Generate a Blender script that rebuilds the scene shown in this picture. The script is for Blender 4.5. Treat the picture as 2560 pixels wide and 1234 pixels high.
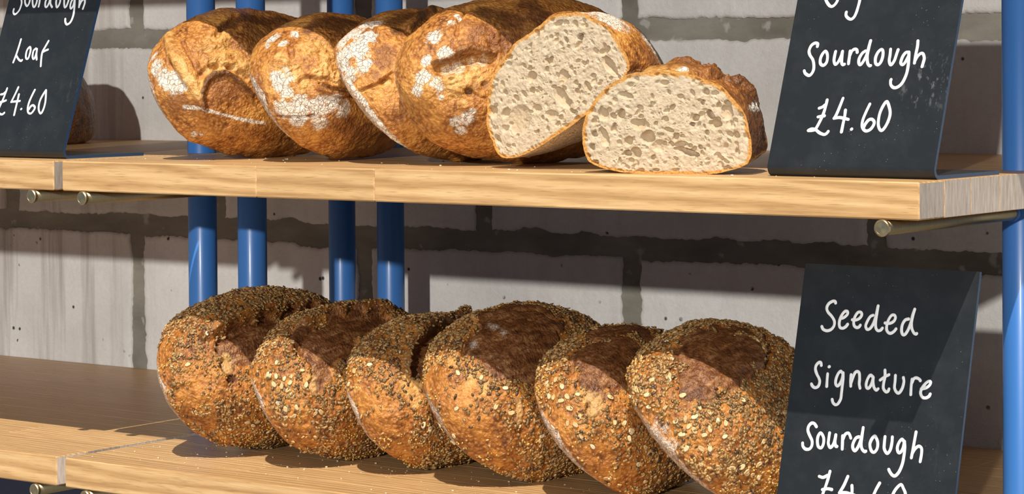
import bpy, math, random
import numpy as np
from mathutils import Matrix, Vector

for o in list(bpy.data.objects):
    bpy.data.objects.remove(o)
scene = bpy.context.scene
COL = scene.collection
CAM={"lens":87.46851861297395,"shift":-0.12875044176707479,"R":[0.7992209678166649,0.6010007272664702,-0.0066310200849707445],"U":[-0.005924118452416386,0.018909124879462606,0.9998036556328721],"F":[-0.6010081109458967,0.7990247623330998,-0.018672968585045246],"C":[1.8866545972038011,-1.7362358581228556,0.09047467905839779]}
# ------------------------------------------------------------------ camera
cam_data = bpy.data.cameras.new('camera')
cam_data.sensor_width = 36.0
cam_data.lens = CAM['lens']
cam_data.shift_y = CAM['shift']
cam_data.clip_start = 0.05
cam_data.clip_end = 200
camera = bpy.data.objects.new('camera', cam_data)
COL.objects.link(camera)
_R, _U, _F, _C = CAM['R'], CAM['U'], CAM['F'], CAM['C']
camera.matrix_world = Matrix(((_R[0], _U[0], -_F[0], _C[0]), (_R[1], _U[1], -_F[1], _C[1]), (_R[2], _U[2], -_F[2], _C[2]), (0, 0, 0, 1)))
scene.camera = camera
# ------------------------------------------------------------------ light
world = bpy.data.worlds.new('sky')
scene.world = world
world.use_nodes = True
_bg = world.node_tree.nodes['Background']
_bg.inputs['Color'].default_value = (0.54, 0.74, 1.0, 1)
_bg.inputs['Strength'].default_value = 0.30

def sun(name, direction, energy, colour, angle):
    d = bpy.data.lights.new(name, 'SUN')
    d.energy = energy
    d.color = colour
    d.angle = math.radians(angle)
    o = bpy.data.objects.new(name, d)
    o.rotation_euler = Vector(direction).to_track_quat('-Z', 'Y').to_euler()
    o.location = (1, -2, 3)
    COL.objects.link(o)
    return o
sun('sun', (-.34, .574, -1.0), 4.9, (1.0, .915, .79), .53)
# sunlight thrown back by the windows across the street: low and softer
sun('window_reflection', (-.41, 1.0, -.223), 2.0, (1.0, .96, .89), 1.0)
vs = scene.view_settings
vs.view_transform = 'Standard'
vs.look = 'None'
vs.gamma = 1
vs.use_curve_mapping = False
vs.exposure = 0.0
scene.cycles.max_bounces = 6
scene.cycles.diffuse_bounces = 4

# ------------------------------------------------------------------ data measured for loaves and lettering (mm, in each thing's own frame)
LOAF={"S1":[0.1093,0.1759,-0.2238,1.1,0.0562,0.0,0.2735,0.1652,0.1077],"S2":[0.229,0.1851,-0.2287,1.05,0.0559,0.0,0.2701,0.1585,0.0939],"S3":[0.3347,0.1969,-0.2313,1.0723,0.033,0.0,0.2508,0.1513,0.0915],"S4":[0.4492,0.1953,-0.2253,0.9631,-0.0039,0.0,0.269,0.1739,0.0978],"S5":[0.5758,0.1723,-0.2316,0.8986,0.1339,0.0,0.2439,0.1652,0.0928],"S6":[0.7003,0.1622,-0.228,0.7859,0.1452,0.0,0.2527,0.1897,0.0965],"U1":[0.1024,0.1781,0.0739,1.0955,-0.0306,0.0,0.2642,0.1599,0.0986],"U2":[0.2227,0.1727,0.0683,0.9964,0.1574,0.0,0.2446,0.1535,0.0991],"U3":[0.3414,0.1755,0.0692,0.8777,0.1339,0.0,0.2438,0.1692,0.0878],"U4":[0.4584,0.1801,0.0788,1.2884,-0.3073,0.0,0.2811,0.1615,0.0967],"A":[0.5911,0.0557,0.0604,-0.5264,-0.0036,0.0249,0.2432,0.1692,0.0951],"B":[0.721,0.0311,0.0222,-0.0032,0.183,0.082,0.2285,0.155,0.0899]}
FEAT={
"U1":[["flour",0,[[-18.8,-128.8,9.8,8.3],[-4.5,-130.5,15.9,9.6],[6.6,-128.4,22.4,9.6],[14.6,-125.0,27.5,5.5],[-33.0,-122.6,4.5,6.3],[-50.3,-106.7,-6.2,4.2]]],["flour",1,[[31.4,-121.3,18.7,2.7],[38.4,-111.5,29.6,1.9],[47.3,-97.9,35.5,1.9],[58.5,-71.5,41.0,1.9],[63.8,-46.7,43.9,1.7]]],["flour",0,[[52.6,-104.6,3.0,3.5],[55.6,-100.2,7.1,2.1]]],["ridge",1,[[-48.8,-106.7,17.5,5.6],[-15.4,-122.6,31.6,5.8],[7.9,-120.6,36.6,5.8],[26.1,-116.0,35.5,4.4],[37.5,-110.6,32.3,2.7]]],["gold",1,[[-48.8,-106.7,17.5,5.6],[-15.4,-122.6,31.6,6.2],[7.9,-120.6,36.6,6.2],[26.1,-116.0,35.5,4.8]]],["groove",1,[[-31.8,-111.5,36.8,2.2],[-7.5,-114.2,43.8,2.5],[6.7,-112.5,45.5,2.2]]],["groove",1,[[-44.7,-112.5,12.1,1.9],[-9.5,-126.6,26.1,1.9],[15.6,-123.9,29.3,1.9]]],["gold",0,[[-17.0,-94.3,56.3,12.4],[-4.3,-86.7,61.0,15.2],[5.2,-101.3,53.8,8.2],[20.1,-117.6,36.9,8.2],[8.3,-75.8,64.7,9.7],[-25.9,-80.0,60.4,8.3],[16.7,-72.9,64.7,8.3]]],["rough",0,[[-17.0,-94.3,56.3,13.8],[-4.3,-86.7,61.0,16.5],[5.2,-101.3,53.8,8.2],[8.3,-75.8,64.7,11.0],[-23.2,-80.0,61.1,8.3]]],["ear",1,[[38.2,-109.6,32.8,1.9],[25.4,-112.5,40.2,2.2],[17.1,-108.7,47.0,2.5],[13.1,-102.4,52.4,2.7],[14.5,-93.1,57.4,2.7],[21.3,-84.1,60.1,2.5],[32.1,-74.4,60.2,2.2],[39.6,-67.0,59.1,1.9]]],["dark",1,[[38.2,-109.6,32.8,1.6],[25.4,-112.5,40.2,2.2],[17.1,-108.7,47.0,2.5],[13.1,-102.4,52.4,2.7],[14.5,-93.1,57.4,2.7],[21.3,-84.1,60.1,2.5],[32.1,-74.4,60.2,2.2],[39.6,-67.0,59.1,1.9]]],["groove",1,[[11.5,-114.2,43.2,2.7],[5.0,-104.6,51.7,3.0],[7.3,-93.1,58.1,3.0],[12.9,-81.4,62.5,3.0],[22.9,-71.5,63.9,2.8]]],["dark",1,[[-36.1,-72.9,58.9,5.6],[-42.7,-54.7,60.5,7.0],[-47.7,-28.4,61.4,9.9],[-44.3,-2.6,64.1,9.9],[-48.0,21.6,61.6,7.1]]],["groove",1,[[-32.0,-81.4,57.7,2.5],[-40.1,-64.0,59.7,2.5],[-53.8,-41.8,55.5,2.5]]],["brown",0,[[24.7,-125.6,15.7,12.4],[33.8,-119.1,20.9,9.6],[-6.4,-131.8,0.6,5.5]]],["brown",0,[[26.0,-96.7,52.5,9.6],[33.5,-89.3,53.3,9.6],[32.4,-99.0,48.0,8.2]]]],
"U2":[["flour",0,[[0.0,-119.6,21.0,10.6],[11.8,-118.9,20.1,7.9],[23.0,-117.7,8.1,9.3],[28.9,-112.3,21.3,11.9],[37.9,-100.6,32.7,11.9],[39.4,-91.7,41.7,10.6],[37.3,-108.9,12.5,9.3],[47.9,-95.8,22.5,9.3],[-7.6,-120.2,17.3,5.3],[46.2,-81.5,43.3,8.0]]],["flour",0,[[-51.8,-91.7,20.4,8.1],[-37.2,-101.5,32.2,5.3],[-45.0,-86.2,40.8,5.4],[-46.6,-99.7,15.3,4.0]]],["groove",1,[[24.7,-117.2,-2.4,1.1],[36.2,-109.6,13.1,1.2],[40.4,-103.3,23.4,1.1]]],["brown",1,[[24.7,-117.2,-2.4,1.2],[36.2,-109.6,13.1,1.3],[40.4,-103.3,23.4,1.2]]],["gold",0,[[-17.9,-115.2,26.4,10.6],[-2.1,-114.1,33.5,9.3],[13.5,-110.3,37.4,7.9],[-16.5,-86.2,57.2,12.0],[-4.0,-83.9,59.7,9.3],[-18.3,-97.8,49.1,10.6],[10.0,-95.8,52.3,10.6],[15.4,-113.5,31.5,5.3],[19.2,-85.0,57.2,8.0]]],["rough",0,[[-17.9,-115.2,26.4,8.0],[-2.1,-114.1,33.5,7.9],[-16.5,-86.2,57.2,12.0],[-4.0,-83.9,59.7,9.3],[10.0,-95.8,52.3,10.6],[19.2,-85.0,57.2,8.0]]],["groove",1,[[-41.4,-87.3,43.6,2.7],[-29.7,-102.4,38.8,2.9],[-17.9,-108.9,37.7,2.7]]],["groove",1,[[19.3,-100.6,46.3,1.6],[28.3,-91.7,49.8,1.9],[33.8,-76.6,55.9,1.6]]],["dark",1,[[21.5,-99.7,46.3,1.3],[29.2,-91.7,49.3,1.6],[33.9,-80.3,53.9,1.3]]],["ear",1,[[22.9,-102.4,43.1,2.4],[32.0,-91.7,47.6,2.7],[36.3,-79.1,53.2,2.4]]],["dark",1,[[-40.3,-79.1,50.4,6.7],[-44.2,-59.3,56.4,9.5],[-38.9,-47.7,62.6,12.2],[-43.7,-16.8,63.5,11.0]]],["groove",1,[[10.7,-112.9,34.2,2.4],[9.3,-108.9,40.2,2.6],[13.0,-102.4,46.4,2.6]]],["brown",1,[[-15.7,-120.2,-3.7,8.0],[2.7,-122.1,-3.3,6.6]]],["brown",1,[[54.6,-79.1,33.2,9.3],[68.4,-46.2,28.8,12.1]]]],
"U3":[["flour",0,[[-59.6,-90.3,12.1,14.8],[-39.0,-110.6,6.0,13.3],[-38.8,-107.8,19.2,14.6],[-43.3,-97.5,31.0,10.7],[-20.0,-119.2,4.1,7.9],[-19.0,-116.8,18.9,9.2],[-59.0,-73.8,35.1,8.1],[-64.2,-76.4,24.8,8.1]]],["flour",1,[[-17.8,-119.9,-1.6,2.9],[7.9,-121.5,-1.4,2.9],[32.1,-114.3,-4.6,3.2],[50.1,-100.3,-7.6,3.4],[60.0,-81.3,-11.9,2.7]]],["groove",1,[[0.2,-121.9,1.7,1.6],[6.8,-118.1,21.0,1.8],[5.2,-108.5,36.1,1.8]]],["groove",1,[[7.5,-116.4,24.8,3.3],[10.0,-113.2,29.8,3.9]]],["gold",0,[[10.8,-114.3,27.9,4.6]]],["groove",1,[[-62.5,-75.1,29.1,1.9],[-42.6,-91.4,37.7,1.9],[-32.1,-99.4,37.5,1.3]]],["brown",0,[[-21.5,-102.1,39.5,7.9],[-8.1,-109.2,35.1,9.2],[-2.5,-117.3,23.4,5.3]]],["groove",1,[[-34.8,-113.2,4.7,0.8],[-23.8,-118.1,-1.4,1.1]]],["dark",0,[[-51.9,-60.5,47.6,12.1],[-50.9,-37.1,53.3,16.3],[-34.8,-76.4,50.5,8.0],[-66.5,15.2,44.2,11.1]]],["ear",1,[[-33.5,-63.3,55.4,3.4],[-47.1,-34.0,55.6,3.4],[-63.7,26.2,45.8,3.5],[-55.3,41.6,50.0,3.5]]],["brown",0,[[40.7,-108.5,12.6,6.6],[34.9,-111.3,15.9,5.3]]]],
"U4":[["flour",0,[[-32.2,-119.7,34.9,9.0],[-13.9,-116.7,46.1,7.1],[-9.8,-129.8,33.7,5.1],[5.7,-133.0,29.5,7.7],[13.6,-135.7,21.5,5.8],[13.8,-125.9,37.5,7.0],[25.5,-122.5,36.4,2.6]]],["flour",0,[[47.0,-107.8,31.9,5.8],[46.8,-100.4,39.4,6.4],[54.3,-100.4,28.3,5.1],[41.1,-97.7,46.4,3.2]]],["flour",0,[[-50.8,-92.3,40.9,5.8],[-45.2,-100.4,41.1,5.2]]],["ear",1,[[-6.9,-125.1,39.6,2.8],[-7.3,-115.6,47.7,3.6],[-13.6,-106.6,52.7,3.6],[-16.8,-93.7,58.2,3.6],[-8.6,-76.1,64.6,3.1]]],["groove",1,[[0.0,-122.5,42.4,5.8],[0.0,-113.5,49.4,6.4],[-3.9,-105.4,54.1,5.8],[-6.0,-95.0,58.8,5.1],[-2.6,-79.1,64.1,5.1]]],["crumbly",0,[[1.8,-117.7,46.4,6.4],[0.0,-109.0,52.2,7.0],[-4.2,-95.0,58.8,5.1],[-2.5,-85.1,62.3,6.4]]],["gold",0,[[13.2,-109.0,51.4,12.8],[9.3,-93.7,59.1,10.3],[22.0,-113.5,46.3,9.0],[35.0,-106.6,44.8,5.1],[15.6,-101.6,54.9,7.7]]],["rough",0,[[13.2,-109.0,51.4,11.5],[9.3,-93.7,59.1,10.3],[22.0,-113.5,46.3,7.7],[23.7,-92.3,57.3,7.7]]],["groove",0,[[25.4,-101.6,52.5,4.1]]],["dark",0,[[25.4,-101.6,52.5,3.3]]],["groove",0,[[20.3,-88.0,59.7,3.2]]],["brown",0,[[21.4,-97.7,55.5,5.1],[20.3,-88.0,59.7,3.8],[40.5,-101.6,44.3,5.1]]],["brown",0,[[-33.5,-80.7,58.2,11.6],[-20.6,-71.3,64.4,11.6],[-42.4,-90.9,49.2,6.5],[-25.0,-92.3,56.9,6.4]]],["rough",0,[[-30.6,-82.2,58.8,12.9],[-20.6,-71.3,64.4,11.6]]],["groove",1,[[-61.2,-76.1,37.0,1.8],[-47.0,-93.7,43.9,2.1],[-31.6,-102.9,49.2,1.8]]],["dark",0,[[-54.9,-63.2,49.9,11.7],[-47.3,-54.8,57.6,16.9],[-39.2,-44.5,63.4,13.0],[-43.2,-19.3,63.4,15.7],[-56.0,-17.5,55.6,13.2]]]],
"S1":[["open",0,[[-19.8,-81.4,68.3,13.2],[-19.8,-64.7,73.1,13.2],[-21.2,-38.1,76.9,15.0],[-25.3,-4.5,77.4,11.8],[-12.9,-101.3,60.3,9.8],[6.8,-106.0,57.9,7.4],[-4.5,-88.4,67.3,14.8],[-2.8,-66.3,74.2,14.9],[-26.7,27.7,76.5,10.2],[20.7,-106.0,55.6,4.1]]],["ear",1,[[-29.2,-110.4,48.3,4.9],[-34.2,-93.8,57.7,5.6],[-39.9,-67.8,65.5,5.6],[-42.0,-36.4,70.5,5.7],[-38.4,-2.7,73.5,5.7],[-35.9,38.1,72.9,5.1]]],["groove",1,[[-24.2,-101.3,57.6,4.6],[-27.9,-75.5,68.2,5.6],[-32.4,-45.0,73.3,5.7],[-28.7,-9.9,76.6,5.7],[-29.9,32.9,75.4,4.8]]],["noseed",0,[[-32.1,-128.2,2.9,11.6],[-7.5,-136.3,3.4,9.9],[-44.7,-116.4,19.4,7.4],[17.7,-133.7,11.8,11.5],[36.3,-125.5,3.3,11.5],[51.0,-111.5,12.0,9.9],[14.0,-126.9,35.3,8.2]]],["gold",1,[[9.4,-107.1,57.0,4.9],[-2.1,-104.9,58.9,4.9]]],["oat",0,[[65.4,-75.5,34.6,0],[63.3,-74.0,40.0,0],[-9.1,-130.5,29.9,0],[-56.3,-89.8,39.2,0],[61.1,-84.2,35.7,0]]]],
"S2":[["open",0,[[-40.3,-91.3,46.6,16.1],[-20.2,-91.3,55.3,17.6],[2.1,-101.3,52.6,9.6],[-35.5,-59.2,60.2,17.8],[-39.1,-32.5,62.2,14.7],[-38.3,-8.0,63.5,13.1],[12.0,-110.1,46.5,7.2],[-17.4,-63.9,63.9,14.5],[-36.7,18.6,63.9,8.3],[-52.4,-41.1,53.9,9.8],[-49.1,-13.3,58.1,11.5],[-43.9,11.5,61.0,9.9]]],["ear",1,[[-31.3,-112.1,37.3,4.8],[-49.3,-90.0,39.3,5.5],[-60.8,-57.6,42.0,5.5],[-60.4,-16.8,49.3,5.6],[-50.5,35.9,55.8,5.0]]],["groove",1,[[-25.0,-110.1,42.8,3.8],[-42.1,-93.9,43.7,4.5],[-53.0,-65.5,47.8,4.5],[-50.9,-30.8,56.1,4.6],[-42.2,23.8,61.4,4.0]]],["flourseed",0,[[-8.0,-129.9,24.2,12.7],[11.8,-128.4,26.2,11.1],[20.0,-130.4,14.1,8.0]]],["noseed",0,[[-2.7,-134.9,3.6,9.6],[28.5,-127.8,-3.5,11.2],[38.9,-120.2,10.3,12.8],[52.8,-105.8,5.4,9.6],[13.9,-133.4,-3.4,6.4],[-18.6,-132.1,5.3,4.8]]],["gold",0,[[11.3,-113.1,44.4,6.4],[3.2,-113.1,45.0,6.4]]],["oat",0,[[-11.9,-129.9,22.9,0],[-6.3,-127.8,28.6,0],[0.0,-126.0,31.7,0],[-0.9,-130.4,24.0,0],[-5.8,-132.7,17.1,0],[-15.1,-131.3,16.8,0],[5.4,-128.4,27.7,0],[12.2,-127.2,28.2,0],[11.9,-132.7,13.6,0],[20.8,-129.4,16.9,0],[23.6,-124.7,26.1,0],[29.0,-124.7,19.7,0],[8.3,-117.7,40.8,0],[-25.0,-124.7,24.8,0],[-6.5,-115.9,42.6,0],[34.8,-113.1,33.3,0],[36.5,-108.0,37.3,0],[26.8,-127.8,12.3,0]]]],
"S3":[["open",1,[[-6.9,-88.4,54.0,6.3],[-22.4,-73.3,57.5,8.6],[-36.4,-42.8,59.7,7.9],[-48.1,-2.5,56.0,8.1],[-52.8,30.2,51.3,6.5],[-51.8,66.5,43.0,5.0]]],["groove",1,[[-9.8,-88.4,53.8,5.6],[-23.5,-74.6,56.8,7.2],[-39.9,-45.9,57.6,7.0],[-51.6,-2.5,53.6,6.5],[-55.2,36.6,48.2,5.9]]],["ear",1,[[-9.0,-95.1,50.3,3.4],[-26.9,-82.3,52.7,4.1],[-45.4,-48.9,53.8,4.1],[-54.7,-9.1,50.9,4.2],[-61.1,48.9,38.2,4.0]]],["noseed",0,[[-6.2,-124.1,12.9,17.2],[13.4,-120.7,21.2,18.7],[22.1,-121.1,4.7,12.5],[31.7,-111.6,23.4,14.0],[49.8,-99.3,2.8,14.1],[9.9,-98.3,48.3,10.9],[-21.6,-121.1,7.2,4.7]]],["gold",0,[[3.4,-98.3,48.7,10.9],[19.2,-96.2,47.8,6.2],[-16.4,-123.0,6.4,4.7]]],["oat",0,[[-31.8,-115.8,7.2,0],[-23.3,-120.7,-1.5,0],[-30.5,-112.4,23.5,0],[47.1,-83.6,38.3,0],[41.8,-90.7,38.4,0],[66.4,-57.9,22.1,0],[56.9,-69.2,34.8,0]]]],
"S4":[["open",0,[[-38.1,-80.1,57.0,19.6],[-39.9,-50.9,63.8,18.2],[-15.8,-57.3,68.2,21.2],[-11.6,-91.0,59.1,18.0],[-28.1,-27.2,69.5,16.8],[2.8,-72.8,65.6,13.5],[-36.1,-98.5,48.7,13.5],[-58.0,-69.8,48.1,7.6],[-63.7,-22.0,53.3,18.5],[-55.3,-6.2,59.8,18.6],[-62.4,-54.1,49.3,15.3],[-40.5,-2.7,66.7,12.4]]],["open",1,[[28.0,-94.8,54.2,3.3],[36.4,-94.8,50.8,3.9],[44.2,-96.1,45.3,3.0]]],["gold",1,[[28.0,-94.8,54.2,3.3],[36.4,-94.8,50.8,3.9],[44.2,-96.1,45.3,3.0]]],["groove",1,[[-34.6,-113.6,36.5,3.0],[-49.8,-93.5,42.4,3.3],[-63.2,-60.5,46.6,3.4],[-65.5,-28.9,51.1,3.4],[-58.0,-4.4,58.1,3.4],[-42.1,2.7,66.2,3.4]]],["flour2",0,[[-49.6,-72.8,53.5,6.8],[-39.6,-102.0,44.1,4.8],[-39.6,-72.8,58.9,4.5]]],["noseed",0,[[-23.3,-129.4,14.9,16.5],[2.1,-131.2,21.8,16.4],[23.3,-129.4,14.9,17.9],[43.6,-119.7,3.3,14.9],[33.6,-118.9,29.9,13.4],[53.7,-107.6,18.6,14.9],[-1.4,-123.5,35.9,8.9],[66.1,-93.5,6.3,12.0]]],["gold",0,[[-32.8,-119.7,29.3,7.5],[-9.5,-119.7,39.9,8.9],[3.1,-117.2,42.9,5.9]]],["oat",0,[[8.6,-132.2,17.0,0],[24.5,-113.6,42.2,0],[34.7,-102.0,47.0,0],[14.9,-127.9,-11.4,0],[10.0,-128.9,-11.2,0],[29.0,-122.8,-11.8,0]]]],
"S5":[["open",0,[[-42.5,-81.3,46.5,16.7],[-41.1,-67.3,53.8,16.8],[-20.5,-98.5,45.0,12.4],[-23.6,-76.4,56.7,15.3],[-39.1,-32.5,61.9,14.1],[-5.4,-106.3,40.6,8.3],[3.5,-112.0,34.0,5.5],[-42.9,8.8,61.6,10.1],[-36.4,-57.7,58.7,16.8],[-27.8,-85.9,51.0,16.6],[-26.9,-50.5,63.0,14.0],[-9.6,-81.3,56.7,9.7],[-62.4,-35.5,47.0,12.8],[-63.1,-8.8,48.8,15.8],[-59.5,18.4,51.5,15.9],[-54.6,52.0,50.0,11.7]]],["groove",1,[[-37.5,-102.1,31.7,2.8],[-50.6,-85.9,35.8,3.1],[-62.5,-52.0,42.6,3.1],[-64.0,-12.0,47.8,3.2],[-55.2,30.9,53.6,2.9]]],["gold",0,[[-8.6,-110.0,36.2,6.9],[0.0,-108.5,38.3,6.9],[4.3,-112.6,33.1,5.5],[-14.9,-109.3,35.8,4.1]]],["groove",1,[[-3.5,-112.0,34.0,1.9],[4.9,-115.9,27.4,2.2],[12.1,-114.9,28.0,1.9]]],["dark",0,[[2.0,-97.5,48.1,3.4],[-2.1,-93.5,50.7,2.8],[16.1,-113.8,28.7,3.4],[22.3,-113.2,26.3,2.7]]],["noseed",0,[[-11.5,-121.1,0.4,12.4],[-28.4,-115.9,6.1,6.9],[7.9,-121.6,-0.0,12.4],[29.9,-115.4,1.6,15.2],[46.2,-104.7,-2.4,13.8],[37.7,-108.5,18.5,11.0],[64.8,-81.3,7.5,12.5],[-21.8,-113.2,26.7,5.5]]],["oat",0,[[1.6,-118.2,22.7,0],[5.3,-120.2,15.9,0],[0.0,-121.3,10.8,0],[16.3,-118.9,14.4,0],[22.4,-103.0,40.4,0],[35.8,-90.4,44.6,0],[41.0,-92.5,39.3,0],[58.1,-72.6,37.4,0],[26.7,-95.5,45.2,0],[29.3,-114.3,14.7,0],[53.0,-77.6,39.9,0],[2.0,-97.5,48.1,0],[-15.8,-112.6,30.8,0],[-31.2,-111.3,21.6,0],[-32.8,-113.8,6.3,0],[-28.7,-115.4,9.9,0],[-20.5,-117.3,16.5,0],[-9.9,-118.5,20.2,0],[60.9,-80.1,25.6,0],[-44.9,-105.5,7.4,0],[-41.4,-106.3,17.4,0],[-20.4,-115.4,22.6,0]]]],
"S6":[["open",0,[[-51.4,-80.4,48.8,13.5],[-54.2,-56.8,56.4,13.6],[-44.7,-35.2,64.2,15.0],[-31.0,-12.4,69.0,15.2],[-27.6,-84.2,56.7,17.4],[-20.7,-61.2,65.4,16.2],[-24.7,-102.0,46.5,14.6],[-20.3,-112.4,37.3,8.0],[-12.3,-105.8,45.7,9.3],[-16.0,-25.6,70.4,9.6],[-34.8,-62.7,62.4,14.9],[-28.3,-35.2,68.3,15.0],[-11.2,-81.7,60.0,12.0],[-8.4,-52.3,68.0,8.1],[-64.2,-36.8,54.6,9.6],[-60.3,-10.8,59.0,11.1],[-52.5,14.1,62.6,11.2],[-63.4,-61.2,49.1,8.2]]],["groove",1,[[-34.8,-110.1,33.5,2.7],[-54.9,-90.2,39.3,3.0],[-69.3,-55.3,46.1,3.0],[-64.6,-7.5,56.5,3.1],[-49.9,47.8,60.5,3.1],[-26.7,25.6,69.2,3.1],[-9.0,-12.4,71.2,2.7],[0.0,-67.0,65.1,2.7],[0.0,-101.0,50.0,2.7]]],["noseed",0,[[-29.3,-121.5,-1.6,8.0],[-11.8,-125.6,-1.2,9.3],[5.8,-126.2,-1.7,9.3],[18.4,-122.0,-9.2,8.0],[33.4,-109.3,-14.5,12.0],[51.5,-109.3,-4.9,12.0]]],["flour2",0,[[-14.6,-125.2,1.5,8.0],[4.6,-126.2,-0.6,6.6]]],["oat",0,[[-53.1,-108.4,1.4,0],[-48.9,-109.3,17.6,0],[-22.8,-122.0,16.1,0],[-2.9,-115.3,36.3,0],[0.0,-119.6,29.7,0],[3.8,-125.4,12.2,0],[16.1,-117.3,31.7,0],[28.1,-119.0,20.9,0],[-20.2,-116.0,32.4,0],[-34.3,-119.6,3.2,0],[-7.8,-124.8,14.8,0],[2.9,-123.2,21.4,0],[8.8,-122.4,22.9,0],[17.2,-120.1,25.8,0],[44.5,-113.2,13.5,0],[50.6,-107.6,19.1,0],[28.7,-111.7,34.9,0],[61.2,-89.0,33.5,0],[14.7,-125.0,6.9,0],[24.2,-121.5,16.3,0],[-40.5,-109.3,30.1,0],[-55.4,-103.9,-9.1,0],[-42.3,-115.3,8.0,0],[14.9,-111.7,39.5,0],[5.6,-113.2,38.8,0],[20.7,-108.4,41.8,0],[60.5,-96.9,23.5,0],[55.5,-101.0,25.0,0]]]]}
HOLES={"A":[[-46.0,7.9,15.3,12.2,30,3],[4.8,1.4,6.4,12.8,10,6],[64.4,-0.8,5.1,11.9,12,7],[66.6,13.4,7.1,3.5,0,5],[-68.6,30.0,4.9,6.2,20,6],[-56.5,21.0,5.7,4.7,0,6],[-82.8,28.9,3.3,5.1,20,6],[-76.7,5.8,3.2,5.1,20,6],[-83.6,8.4,2.4,3.3,20,5],[-65.1,9.6,3.6,3.6,0,3],[-14.2,33.9,6.4,4.3,20,4],[16.9,16.9,5.2,6.4,-35,4],[50.1,37.5,3.2,3.2,0,10],[35.9,42.7,2.4,3.5,0,6],[45.3,33.0,5.5,2.5,20,4],[11.1,36.8,4.0,2.5,0,5],[6.9,38.5,2.0,2.9,0,6],[34.8,-3.8,3.6,5.3,0,5],[26.6,1.0,2.4,2.5,0,5],[-24.0,7.7,6.0,3.9,-30,4],[-12.2,-5.3,8.0,4.3,-30,3],[35.5,59.5,6.4,3.2,0,3],[57.9,17.3,3.1,1.8,0,3],[-20.2,24.1,4.0,2.9,0,4],[37.5,21.2,3.2,1.4,0,3],[-29.8,25.6,2.8,3.2,0,4],[8.1,-14.1,2.4,2.5,0,5],[-69.0,39.9,2.4,2.9,0,4]],"B":[[-40.9,27.9,4.2,5.1,0,7],[-24.8,20.3,6.9,4.8,0,4],[-16.4,9.0,6.5,6.8,-15,7],[-34.4,5.5,3.8,4.8,0,5],[45.2,20.4,5.7,5.7,35,7],[41.2,28.2,4.1,4.0,20,9],[28.4,25.8,3.8,3.4,0,6],[25.3,20.7,2.6,2.0,0,6],[56.7,29.9,4.9,8.0,5,5],[18.8,-3.4,12.9,3.0,-15,8],[13.5,2.7,6.8,3.0,0,4],[-27.8,-4.8,5.0,5.5,20,6],[-36.4,-4.1,3.8,3.1,0,6],[-57.5,9.9,4.6,8.3,15,5],[-66.9,11.6,3.1,2.8,0,7],[-57.4,29.0,5.4,6.2,20,4],[-69.3,0.2,2.7,3.4,0,7],[-72.7,-6.8,2.3,2.8,0,6],[-66.9,-12.6,3.5,2.8,0,6],[38.3,46.8,3.4,3.4,0,5],[35.5,39.0,2.3,2.4,0,5],[9.5,10.1,3.4,3.1,0,4],[0.9,23.8,3.0,3.4,0,3],[-5.6,1.5,6.9,5.4,0,2.5],[63.9,11.0,3.0,4.0,0,4],[48.7,-8.4,4.5,2.7,0,4],[65.1,-3.2,2.6,3.4,0,4],[-35.3,44.4,7.7,3.1,-15,3],[0.4,55.1,4.6,2.4,0,3],[14.6,44.2,3.4,2.0,0,3],[-10.2,-19.1,2.7,1.7,0,4],[55.6,-16.8,3.0,1.7,0,4],[-47.3,18.6,2.3,2.7,0,5],[-22.7,34.1,3.1,2.0,0,3]]}
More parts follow.
